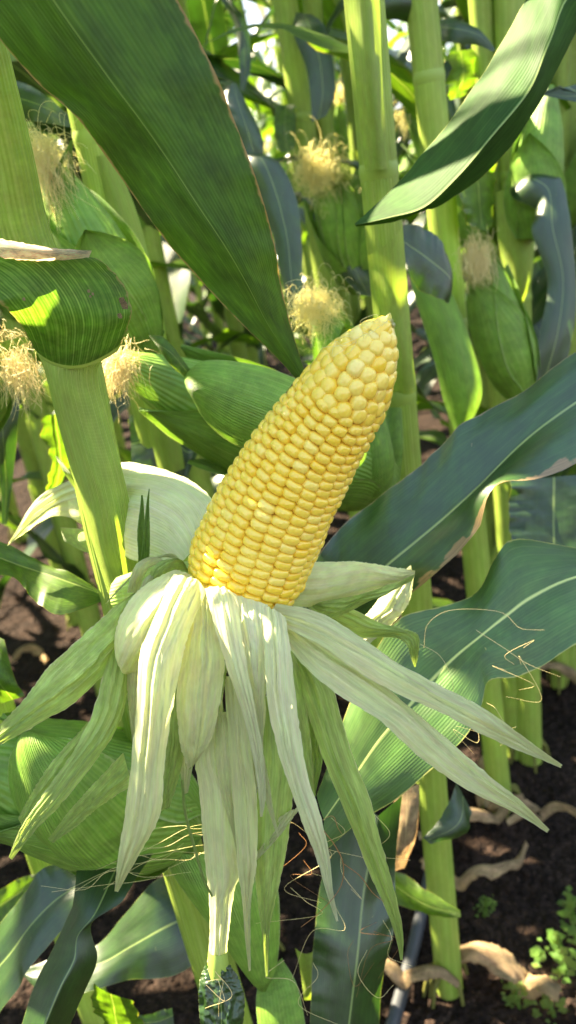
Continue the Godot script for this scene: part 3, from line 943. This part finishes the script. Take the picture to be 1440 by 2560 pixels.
	leaf3(e, [[886, 560, .45, 888, 563, .449, 890, 566, .45], [960, 490, .455, 965, 546, .44, 972, 554, .45], [1050, 385, .46, 1060, 518, .43, 1045, 530, .45], [1130, 290, .46, 1145, 440, .425, 1125, 500, .45], [1200, 190, .455, 1235, 335, .42, 1225, 418, .45], [1285, 60, .45, 1325, 225, .42, 1330, 285, .445], [1345, -40, .45, 1375, 105, .42, 1405, 150, .44], [1420, -150, .45, 1440, -20, .43, 1490, 20, .44], [1580, -100, .46, 1590, 40, .45, 1600, 90, .45]], M.cool_dull, {"seed": 11.0, "cup": .05})
	leaf3(e, [[1600, 790, .48, 1600, 905, .47, 1620, 1080, .46], [1440, 882, .47, 1440, 1006, .45, 1460, 1150, .43], [1320, 965, .465, 1310, 1102, .445, 1345, 1195, .42], [1200, 1030, .46, 1190, 1222, .44, 1245, 1212, .42], [1125, 1095, .46, 1105, 1300, .44, 1205, 1320, .425], [1040, 1180, .46, 1020, 1372, .44, 1115, 1420, .43], [950, 1240, .46, 950, 1430, .44, 1025, 1488, .44], [870, 1300, .46, 880, 1490, .445, 935, 1560, .45], [800, 1385, .46, 820, 1540, .455, 850, 1620, .455], [740, 1480, .46, 750, 1560, .46, 760, 1620, .46]], M.torn, {"seed": 12.0})
	leaf3(e, [[1600, 1385, .48, 1600, 1410, .46, 1600, 1540, .45], [1440, 1372, .465, 1440, 1440, .445, 1440, 1612, .43], [1290, 1348, .455, 1330, 1492, .44, 1350, 1668, .425], [1238, 1394, .45, 1265, 1540, .435, 1290, 1690, .42], [1195, 1472, .445, 1200, 1592, .43, 1222, 1702, .42], [1120, 1512, .44, 1140, 1640, .43, 1205, 1760, .42], [1000, 1548, .44, 1075, 1705, .43, 1170, 1830, .42], [930, 1640, .435, 1010, 1780, .425, 1090, 1910, .42], [880, 1740, .435, 945, 1855, .425, 985, 2003, .42], [840, 1850, .435, 880, 1950, .425, 890, 2060, .42], [790, 1990, .43, 810, 2050, .425, 800, 2140, .425]], M.cool_pale, {"seed": 13.0})
	leaf2(e, [[1275, 1200, 1500, 1180, .62], [1275, 1300, 1500, 1290, .61], [1290, 1420, 1490, 1420, .60]], M.cool)
	leaf2(e, [[1345, 235, 1500, 190, .62], [1400, 215, 1500, 260, .62], [1340, 232, 1350, 238, .62]], M.cool)

	# right of the upright stalk: a pale stalk that carries an ear with browned silk
	q = at(1112, 600, .80)
	var c := thing("corn_plant", "corn plant right of the bare stalk, its plump ear tipped with dried tan silk", "corn plant", foot(q))
	stalk(c, q, 1.7, .0160, .0140, [at(1092, 195, .76).y, at(1160, 800, .84).y], Vector3(-.04, 0, 0))
	var e6 := husked_ear(c, at(1300, 985, .80), at(1188, 620, .75), .0235, M.wrap, 61)
	silk(e6, at(1190, 640, .735), (at(1188, 580, .73) - at(1190, 640, .735)), .016, 120, .16, .5, .3, M.silk_tan, 62, .00018, .007)
	silk(e6, at(1190, 640, .733), (at(1200, 690, .73) - at(1190, 640, .733)), .026, 120, .10, .4, .12, M.silk_tan, 63, .00018, .007)
	leaf2(c, [[1084, 92, 1090, 60, .74, 0, .0], [1040, 60, 1075, -10, .73, 0, .01], [950, 50, 990, -30, .72, 0, .012], [870, 70, 900, -20, .72]], M.cool)
	leaf2(c, [[1080, 85, 1088, 50, .76], [1120, 108, 1130, 48, .75, 0, .006], [1190, 112, 1195, 70, .74, 0, .004], [1232, 130, 1238, 122, .74]], M.cool)
	leaf2(c, [[1120, 130, 1195, 120, .80, .03], [1118, 200, 1190, 190, .80, .03, .004], [1124, 250, 1150, 245, .80, .01]], M.leaf)
	leaf2(c, [[1148, 402, 1238, 405, .78, .03], [1146, 480, 1242, 490, .78, .035, .004], [1175, 555, 1225, 565, .78, .02, .004], [1215, 580, 1222, 582, .78]], M.leaf)
	blade(c, "sheath", [[1010, 640, 1030, 640, .745], [1035, 735, 1120, 715, .74, 0, .010], [1085, 900, 1185, 880, .75, 0, .016], [1108, 1000, 1205, 985, .76, 0, .016], [1135, 1075, 1175, 1060, .77, 0, .010]], M.wrap)

	# farther right
	q = at(1292, 700, .90)
	var d := thing("corn_plant", "corn plant near the right edge, wide green husk above a folded grey-green leaf", "corn plant", foot(q))
	stalk(d, q, 1.6, .0170, .0140, [at(1300, 745, .9).y, at(1262, 440, .87).y])
	husked_ear(d, at(1325, 600, .84), at(1372, 215, .80), .026, M.wrap, 71)
	blade(d, "sheath", [[1240, 480, 1330, 480, .85, 0, .02], [1245, 600, 1335, 600, .86, 0, .02], [1265, 700, 1330, 700, .87, 0, .015], [1285, 750, 1310, 750, .88, 0, .01]], M.stalk)
	leaf2(d, [[1275, 470, 1290, 450, .82], [1285, 500, 1370, 440, .80, 0, .014], [1340, 525, 1405, 455, .79, 0, .010], [1330, 580, 1425, 560, .78, 0, .006], [1370, 700, 1440, 690, .78, 0, .004], [1350, 830, 1435, 830, .78, 0, .004], [1320, 960, 1400, 960, .79]], M.cool)
	leaf2(d, [[1180, 700, 1200, 560, .95], [1330, 660, 1330, 760, .95], [1440, 600, 1440, 700, .95]], M.leaf)

	# the dark stalk at the top, its ear with a full head of silk
	q = at(742, 200, 1.0)
	var f := thing("corn_plant", "thin dark corn stalk beside the large hanging leaf, its ear topped by thick yellow silk", "corn plant", foot(q))
	stalk(f, q, 1.8, .0165, .0145, [at(757, 290, 1.0).y], Vector3(-.03, 0, 0))
	var e4 := husked_ear(f, at(905, 720, .96), at(800, 425, .88), .029, M.wrap, 81)
	silk(e4, at(800, 440, .875), (at(790, 350, .86) - at(800, 440, .875)), .030, 300, .20, 1.5, .3, M.silk, 82, .0003, .012)
	leaf2(f, [[580, 205, 590, 208, .72], [568, 245, 622, 270, .72, 0, .004], [582, 320, 655, 340, .72, 0, .006], [620, 400, 658, 392, .72]], M.cool)
	leaf2(f, [[600, 378, 640, 385, .71], [618, 410, 698, 405, .70, 0, .004], [640, 480, 742, 500, .70, 0, .006], [680, 580, 754, 610, .70, 0, .006], [700, 680, 756, 700, .70, 0, .004], [730, 800, 752, 800, .70]], M.cool)
	leaf2(f, [[740, 30, 780, 35, .95], [732, 80, 815, 70, .94, 0, .006], [762, 160, 832, 140, .94, 0, .008], [775, 235, 838, 235, .94, 0, .006], [780, 305, 815, 290, .94]], M.cool)
	leaf2(f, [[540, -20, 575, 0, .9], [585, 60, 615, 55, .9, 0, .004], [598, 150, 628, 150, .9], [600, 225, 612, 228, .9]], M.cool)
	leaf2(f, [[750, 490, 830, 500, .93], [800, 580, 890, 590, .92, 0, .008], [850, 680, 930, 690, .92, 0, .008], [900, 740, 945, 740, .92]], M.cool)
	leaf2(f, [[690, 260, 740, 262, .98], [685, 320, 740, 330, .98, 0, .006], [700, 380, 735, 375, .98]], M.leaf)

	# left edge: an ear with hanging silk, and the leaves low at the left
	q = at(-230, 1100, .52)
	var g := thing("corn_plant", "corn plant at the left edge with tangled silk and dark low leaves", "corn plant", foot(q))
	stalk(g, q, 1.5, .0145, .012, [])
	leaf2(g, [[-260, 720, -250, 720, .50, .005], [-400, 850, -400, 850, .47, .03], [-615, 1017, -615, 1017, .452, .046], [-800, 1180, -800, 1180, .45, .042], [-950, 1320, -950, 1320, .48, .003]], M.leaf)  # unseen leaf past the left edge, placed to shade the low ear
	var eg := husked_ear(g, at(-160, 1090, .50), at(0, 875, .47), .024, M.wrap, 91)
	silk(eg, at(5, 880, .465), (at(40, 900, .46) - at(0, 880, .465)), .017, 100, .3, 2.0, .45, M.silk_tan, 92, .00014, .008)
	silk(eg, at(40, 920, .465), (at(75, 1010, .46) - at(40, 920, .465)), .026, 70, .14, .6, .2, M.silk_tan, 93, .00014, .006)
	blade(eg, "husk_leaf", [[-30, 870, -30, 900, .46], [20, 850, 25, 875, .46], [98, 836, 100, 842, .46]], M.wrap)
	leaf3(g, [[-90, 1320, .45, -90, 1360, .445, -90, 1440, .43], [20, 1362, .44, 20, 1402, .435, 30, 1450, .42], [100, 1402, .435, 95, 1428, .43, 80, 1497, .415], [190, 1440, .43, 180, 1458, .425, 150, 1537, .41], [278, 1490, .43, 277, 1493, .428, 276, 1497, .427]], M.leaf, {"seed": 21.0})
	leaf2(g, [[-30, 940, 50, 960, .56], [-20, 1080, 45, 1060, .56, 0, .006], [0, 1200, 30, 1210, .57], [5, 1310, 18, 1310, .58]], M.cool)
	leaf2(g, [[112, 1040, 175, 1030, .60, .03], [118, 1150, 172, 1150, .60, .03, .004], [118, 1240, 155, 1235, .60, .01]], M.leaf)
	leaf2(g, [[-60, 1560, 10, 1600, .50], [-50, 1650, 35, 1690, .49, 0, .008], [0, 1760, 62, 1740, .49]], M.leaf)
	leaf3(g, [[-80, 2420, .50, -80, 2500, .49, -80, 2640, .48], [0, 2300, .50, 20, 2390, .49, 30, 2500, .48], [60, 2230, .50, 80, 2310, .49, 90, 2400, .48], [115, 2168, .505, 140, 2250, .495, 165, 2310, .485], [190, 2160, .51, 220, 2200, .50, 240, 2240, .49], [260, 2160, .52, 265, 2170, .52, 268, 2180, .52]], M.cool, {"seed": 22.0})
	leaf3(g, [[262, 2110, .47, 320, 2110, .46, 390, 2120, .45], [205, 2150, .44, 290, 2170, .43, 372, 2140, .43], [182, 2240, .42, 240, 2280, .41, 310, 2250, .41], [155, 2320, .415, 195, 2340, .405, 228, 2310, .41], [125, 2385, .41, 185, 2400, .40, 244, 2395, .41], [88, 2460, .405, 150, 2470, .395, 215, 2470, .41], [50, 2570, .40, 105, 2580, .39, 165, 2575, .41]], M.cool, {"seed": 23.0})
	leaf3(g, [[560, 2210, .56, 580, 2260, .55, 560, 2350, .54], [470, 2190, .56, 500, 2280, .54, 515, 2390, .53], [390, 2200, .55, 420, 2315, .535, 430, 2440, .53], [310, 2290, .55, 330, 2365, .535, 310, 2452, .53], [230, 2370, .55, 240, 2412, .54, 200, 2485, .535], [120, 2400, .55, 110, 2430, .545, 100, 2475, .54], [55, 2425, .55, 56, 2430, .55, 58, 2440, .55]], M.cool, {"seed": 24.0})
	leaf2(g, [[-40, 2250, -40, 2330, .60], [40, 2200, 50, 2270, .60], [90, 2185, 95, 2200, .60]], M.leaf)
	leaf2(g, [[230, 2460, 340, 2500, .52, .03], [250, 2540, 350, 2580, .51, .03], [260, 2600, 340, 2620, .5, .03]], M.leaf)
	leaf2(g, [[340, 2540, 360, 2580, .56], [390, 2530, 400, 2580, .56], [430, 2520, 435, 2560, .56]], M.cool)

func build_main_plant() -> void:
	var q := at(300, 1440, .425)
	var t := thing("corn_plant", "nearest corn plant, holding the peeled yellow ear out from its pale green stalk", "corn plant", foot(q))
	tube(t, "stalk", [foot(at(300, 1440, .425)) + Vector3(.01, 0, -.01), at(430, 2050, .49), at(318, 1520, .432), at(268, 1300, .415), at(225, 1090, .398), at(175, 860, .384), at(62, 600, .362), at(8, 370, .340), at(-60, 80, .315), at(-150, -300, .285)], [.015, .0145, .0132, .0130, .0128, .0125, .0128, .0122, .0110, .010], M.stalk, 22, 70, 6.0)
	blade(t, "sheath", [[88, 872, 300, 862, .376, 0, .011], [112, 930, 245, 925, .378, 0, .013], [145, 1060, 270, 1050, .386, 0, .014], [190, 1220, 312, 1200, .394, 0, .0145], [225, 1340, 336, 1330, .402, 0, .0145], [268, 1480, 348, 1450, .414, 0, .012]], M.stalk, {"nu": 22})
	blade(t, "collar", [[84, 862, 300, 850, .372, 0, .012], [88, 872, 302, 862, .371, 0, .0135], [97, 890, 294, 878, .3735, 0, .013]], M.ring, {"nu": 18, "nv": 8})
	# its blade, rolled back over itself, with a dry white rim
	blade(t, "leaf", [[90, 880, 300, 864, .3695, 0, .012], [66, 838, 318, 822, .362, .004, .010], [36, 796, 327, 762, .354, .010, .008], [-10, 748, 296, 692, .348, .012, .006], [-80, 690, 226, 642, .346, .004, .012], [-170, 640, 70, 622, .344, 0, .008], [-300, 590, -80, 606, .344]], M.plain, {"nu": 26, "ripple": .002, "rf": 9.0, "fray": 0.0012})
	for k in 7:
		var hx: float = [222.0, 232.0, 226.0, 306.0, 312.0, 300.0, 60.0][k]
		var hy: float = [728.0, 735.0, 741.0, 752.0, 764.0, 790.0, 748.0][k]
		var hs: float = [4.0, 3.5, 3.0, 8.0, 9.0, 6.0, 4.0][k]
		blade(t, "pale_scar", [[hx - hs, hy - hs, hx + hs * 0.4, hy - hs * 1.2, .332], [hx - hs * 1.1, hy, hx + hs, hy + hs * 0.3, .332], [hx - hs * 0.5, hy + hs, hx + hs * 0.8, hy + hs, .332]], M.dry, {"nu": 4, "nv": 6, "fray": 0.0006})
	blade(t, "dry_rim", [[-60, 585, -60, 625, .335], [30, 602, 30, 648, .333, 0, .003], [130, 620, 128, 652, .333, 0, .003], [230, 626, 222, 644, .341]], M.rim, {"fray": 0.001})
	# the broad leaf hanging across the picture
	leaf3(t, [[-300, -330, .255, -40, -360, .250, 240, -340, .262], [-220, -190, .262, 20, -200, .256, 330, -200, .268], [-90, -20, .272, 120, -20, .266, 430, -30, .278], [78, 190, .285, 268, 190, .279, 524, 150, .290], [190, 290, .293, 350, 300, .287, 574, 270, .298], [270, 400, .300, 420, 400, .295, 619, 390, .305], [345, 506, .307, 492, 510, .302, 656, 500, .312], [430, 622, .314, 565, 620, .310, 686, 610, .318], [520, 722, .322, 620, 715, .319, 703, 710, .325], [610, 815, .330, 668, 808, .328, 724, 800, .332], [690, 892, .337, 718, 885, .336, 746, 876, .338], [757, 966, .343, 761, 955, .343, 766, 942, .343]], M.under, {"ripple": .004, "seed": 31.0, "cup": .015, "nv": 70})
	blade(t, "leaf_tip", [[740, 948, 764, 962, .341], [712, 985, 738, 990, .336, 0, .002], [708, 1002, 716, 1000, .332]], M.dry, {"nu": 8, "nv": 16})
	# unseen higher leaves out of view, placed and shaped to shade ear and husks
	blade(t, "leaf", [[-130, -330, -110, -330, .30, .012], [-60, -540, -60, -540, .375, .03, .004], [-260, -400, -260, -400, .398, .046, .004], [-420, -250, -420, -250, .400, .047, .004], [-560, -140, -560, -140, .402, .038], [-680, -30, -680, -30, .402, .03], [-800, 80, -800, 80, .402, .014], [-860, 140, -860, 140, .402, .003]], M.leaf, {"vee": 0.06, "ripple": .004})
	blade(t, "leaf", [[-190, -440, -180, -440, .32, .008], [-460, -420, -460, -420, .37, .006], [-760, -150, -760, -150, .385, .012], [-900, 30, -900, 30, .386, .033], [-1040, 160, -1040, 160, .384, .033], [-1180, 300, -1180, 300, .38, .022], [-1300, 420, -1300, 420, .38, .003]], M.leaf, {"vee": 0.06, "ripple": .004})
	blade(t, "scar", [[298, 232, 304, 230, .2835], [306, 246, 314, 244, .2845], [320, 264, 326, 262, .2855]], M.silk, {"nu": 3, "nv": 6})
	blade(t, "leaf", [[90, -490, 100, -490, .288, .004], [-20, -470, -20, -470, .286, .028], [-150, -450, -150, -450, .290, .040], [-300, -440, -300, -440, .298, .045], [-450, -430, -450, -430, .304, .045], [-600, -420, -600, -420, .31, .03], [-720, -400, -720, -400, .31, .004]], M.leaf, {"vee": 0.06, "ripple": .004})  # another unseen leaf above the frame, placed to darken the hanging leaf
	var ear := part(t, "peeled_ear")
	peeled_cob(ear)
	peeled_husks(ear)
	# torn stubs of husk at the back of the stalk
	blade(t, "husk_leaf", [[262, 1322, 270, 1392, .424], [205, 1322, 212, 1380, .428, 0, .004], [150, 1318, 160, 1352, .432]], M.husk_green)
	blade(t, "husk_leaf", [[168, 1245, 240, 1250, .430], [176, 1290, 235, 1300, .428, 0, .006], [215, 1318, 250, 1330, .428]], M.husk)
	blade(t, "husk_leaf", [[138, 1140, 146, 1142, .40], [165, 1190, 185, 1195, .398], [198, 1240, 214, 1232, .40], [225, 1300, 235, 1300, .41]], M.husk_green)
	# a second ear, low at the left
	var e2 := husked_ear(t, at(470, 2060, .49), at(-140, 1880, .41), .0365, M.wrap, 15)
	e2.name = "corn_ear"
	blade(e2, "husk_leaf", [[64, 1836, 72, 1850, .398, 0, .002], [22, 1900, 190, 1850, .396, 0, .02], [30, 2000, 330, 1930, .41, 0, .03], [80, 2060, 420, 2010, .43, 0, .03]], M.wrap, {"nu": 22})
	blade(t, "sheath", [[395, 2125, 640, 2100, .47, 0, .012], [450, 2215, 690, 2200, .47, 0, .016], [535, 2330, 700, 2320, .475, 0, .014], [615, 2440, 690, 2420, .48, 0, .010], [650, 2480, 665, 2480, .48]], M.wrap)
	blade(t, "leaf", [[655, 2440, 705, 2395, .50], [640, 2500, 745, 2470, .495, 0, .008], [650, 2620, 770, 2600, .49, 0, .008]], M.wrap)
	blade(t, "sheath", [[738, 2370, 800, 2360, .56, 0, .01], [750, 2420, 795, 2420, .56, 0, .01], [760, 2500, 780, 2500, .57]], M.stalk)
	# loose silk that clings to the leaves
	var r := rnd(88)
	strand(t, [[1060, 1620, .415], [1070, 1560, .412], [1130, 1525, .412], [1250, 1530, .415], [1300, 1570, .41], [1360, 1575, .41]], M.silk_tan, .00009)
	strand(t, [[1190, 1575, .414], [1260, 1620, .41], [1320, 1660, .408], [1400, 1692, .405]], M.silk_tan, .00009)
	strand(t, [[1050, 1610, .40], [1100, 1640, .40], [1130, 1700, .40], [1135, 1760, .40]], M.silk_tan, .00009)
	strand(t, [[770, 1960, .335], [800, 2060, .333], [835, 2110, .333], [858, 2160, .335], [850, 2220, .336], [800, 2280, .335], [752, 2318, .333]], M.silk_brown, .0002)
	strand(t, [[790, 2060, .335], [830, 2040, .333], [845, 2070, .334], [855, 2085, .335]], M.silk_brown, .00016)
	strand(t, [[860, 2160, .338], [900, 2190, .338], [930, 2230, .34], [960, 2255, .34]], M.silk_brown, .00016)
	strand(t, [[455, 1950, .345], [465, 2040, .344], [490, 2130, .345], [510, 2200, .346], [530, 2240, .348]], M.husk_green, .0006)
	for k in 14:
		var x := r.randf_range(180, 640)
		var y := 2120.0 + (420.0 - x) * 0.30 + r.randf_range(-55, 70)
		strand(t, [[x - r.randf_range(60, 160), y + r.randf_range(-10, 70), .395], [x, y, .385], [x + r.randf_range(40, 110), y - r.randf_range(-20, 50), .385], [x + r.randf_range(110, 200), y + r.randf_range(-60, 30), .40]], [M.silk_tan, M.silk, M.silk_tan][k % 3], .00008)
	for k in 16:
		var x := r.randf_range(700, 960)
		var y := r.randf_range(2030, 2420)
		strand(t, [[x, y, .40], [x + r.randf_range(-50, 50), y + r.randf_range(20, 60), .395], [x + r.randf_range(-90, 90), y + r.randf_range(40, 120), .40], [x + r.randf_range(-120, 120), y + r.randf_range(40, 180), .405]], [M.silk_tan, M.silk_tan, M.silk_brown][k % 3], .00009)
	for k in 3:
		var x := r.randf_range(505, 600)
		var y := r.randf_range(2415, 2500)
		strand(t, [[x, y, .352], [x + r.randf_range(-40, 40), y + r.randf_range(-30, 30), .35], [x + r.randf_range(-60, 60), y + r.randf_range(-10, 70), .35], [x + r.randf_range(-70, 70), y + r.randf_range(10, 110), .352]], M.silk_tan, .0001)
	for k in 6:
		var x := r.randf_range(1040, 1330)
		var y := r.randf_range(1600, 1850)
		strand(t, [[x, y, .405], [x + r.randf_range(-40, 40), y + r.randf_range(-30, 50), .40], [x + r.randf_range(-70, 90), y + r.randf_range(-20, 90), .40], [x + r.randf_range(-90, 120), y + r.randf_range(0, 110), .405]], M.silk_tan, .00008)

func dry_leaf(px: float, py: float, turn: float, length: float, width: float, label: String, sd: int) -> void:
	var r := rnd(sd)
	var g := ground(px, py)
	var t := thing("dry_leaf", label, "dry leaf", Vector3(g.x, 0, g.z), "dry leaves lying on the soil")
	var d := Vector3(cos(turn), 0, sin(turn))
	var s := Vector3(-sin(turn), 0, cos(turn))
	var ls := []
	var rs := []
	var bend := r.randf_range(-0.06, 0.06)
	for i in 8:
		var v := i / 7.0
		var c := g + d * (v - 0.5) * length + s * bend * sin(v * PI) + Vector3.UP * (0.016 + 0.022 * absf(sin(v * 5.0 + sd)) + 0.008 * r.randf())
		var w := width * 0.5 * (0.5 + 0.5 * sin(PI * clampf(v * 0.85 + 0.12, 0, 1)))
		var tilt := r.randf_range(-0.5, 0.5)
		ls.append(c - s * w * cos(tilt) - Vector3.UP * w * sin(tilt))
		rs.append(c + s * w * cos(tilt) + Vector3.UP * w * sin(tilt))
	sheet(t, "blade", ls, rs, [0.008, 0.012, 0.004], M.dry, {"ripple": 0.012, "rf": 7.0, "fray": 0.002, "nu": 10, "nv": 40})

func weed(px: float, py: float, size: float, label: String, sd: int) -> void:
	var r := rnd(sd)
	var g := ground(px, py)
	var t := thing("weed", label, "weed", Vector3(g.x, 0, g.z), "small weeds on the soil")
	var top := g + Vector3(r.randf_range(-.2, .2), 1.0, r.randf_range(-.2, .2)) * size
	var ax := [g, g.lerp(top, 0.5) + Vector3(r.randf_range(-.1, .1), 0, r.randf_range(-.1, .1)) * size, top]
	tube(t, "stem", ax, [0.0022, 0.0018, 0.001], M.wrap, 6, 10)
	for k in 44:
		var b: Vector3 = cr(ax, 0.15 + 0.85 * k / 43.0) + Vector3(r.randfn(), r.randfn() * 0.3, r.randfn()) * size * 0.16
		var a := k * 2.4 + r.randf()
		var d := Vector3(cos(a), r.randf_range(0.1, 0.7), sin(a)).normalized()
		var s := d.cross(Vector3.UP).normalized()
		var l := size * r.randf_range(0.10, 0.26)
		var ls := []
		var rs := []
		for i in 6:
			var v := i / 5.0
			var c := b + d * l * v + Vector3.DOWN * l * 0.35 * v * v
			var w := l * [0.03, 0.12, 0.30, 0.34, 0.2, 0.01][i] as float
			ls.append(c - s * w)
			rs.append(c + s * w)
		sheet(t, "leaf", ls, rs, [0.0, 0.0], M.weed, {"ripple": 0.003, "nu": 4, "nv": 10, "vee": 0.15})

func build_ground_things() -> void:
	var h := []
	for p in [[1120, 2040], [1078, 2200], [1035, 2390], [990, 2560], [930, 2760]]:
		h.append(ground(p[0], p[1]) + Vector3.UP * 0.012)
	var t := thing("drip_hose", "dark grey drip irrigation hose running over the soil beside the stalk's foot", "hose", foot(h[2]))
	tube(t, "pipe", h, [.0085, .0085], M.hose, 16, 40, 1.0, 0.8)
	dry_leaf(1250, 2500, 0.6, 0.124, 0.028, "broad pale dry corn leaf at the foot of the upright stalk, bottom right", 3)
	dry_leaf(1030, 2480, 0.4, 0.099, 0.017, "narrow tan dry leaf lying across the drip hose", 4)
	dry_leaf(1190, 2190, -0.1, 0.136, 0.017, "long twisted straw-coloured leaf strip lying between the stalks", 5)
	dry_leaf(1180, 2090, -0.2, 0.149, 0.019, "tan dry leaf lying level with the tips of the long right husks", 6)
	dry_leaf(1290, 2010, 1.3, 0.124, 0.033, "wide brown dry leaf hanging down under the long right husk", 7)
	dry_leaf(460, 2440, 0.9, 0.056, 0.022, "small whitish dry leaf under the hanging husks", 8)
	dry_leaf(70, 1700, 0.2, 0.099, 0.022, "pale dry leaf scrap on the dark soil at the left", 9)
	dry_leaf(1400, 1760, 1.0, 0.136, 0.019, "curled dry leaf behind the broad right leaf", 10)
	dry_leaf(1390, 2150, 0.5, 0.112, 0.007, "thin dry root-like leaf strip near the right edge", 11)
	dry_leaf(150, 1480, 0.3, 0.124, 0.022, "dry leaf on the soil behind the twisted left leaf", 12)
	weed(1415, 2440, 0.065, "bright green weed in a patch of sun at the lower right", 1)
	weed(1385, 2540, 0.046, "low leafy weed in the bottom right corner", 2)
	weed(1300, 2520, 0.039, "feathery small weed left of the bright one", 3)
	weed(1440, 2360, 0.058, "shaded weed with broad leaves at the right edge", 4)
	weed(1210, 2290, 0.026, "tiny seedling on bare soil right of the stalk", 5)
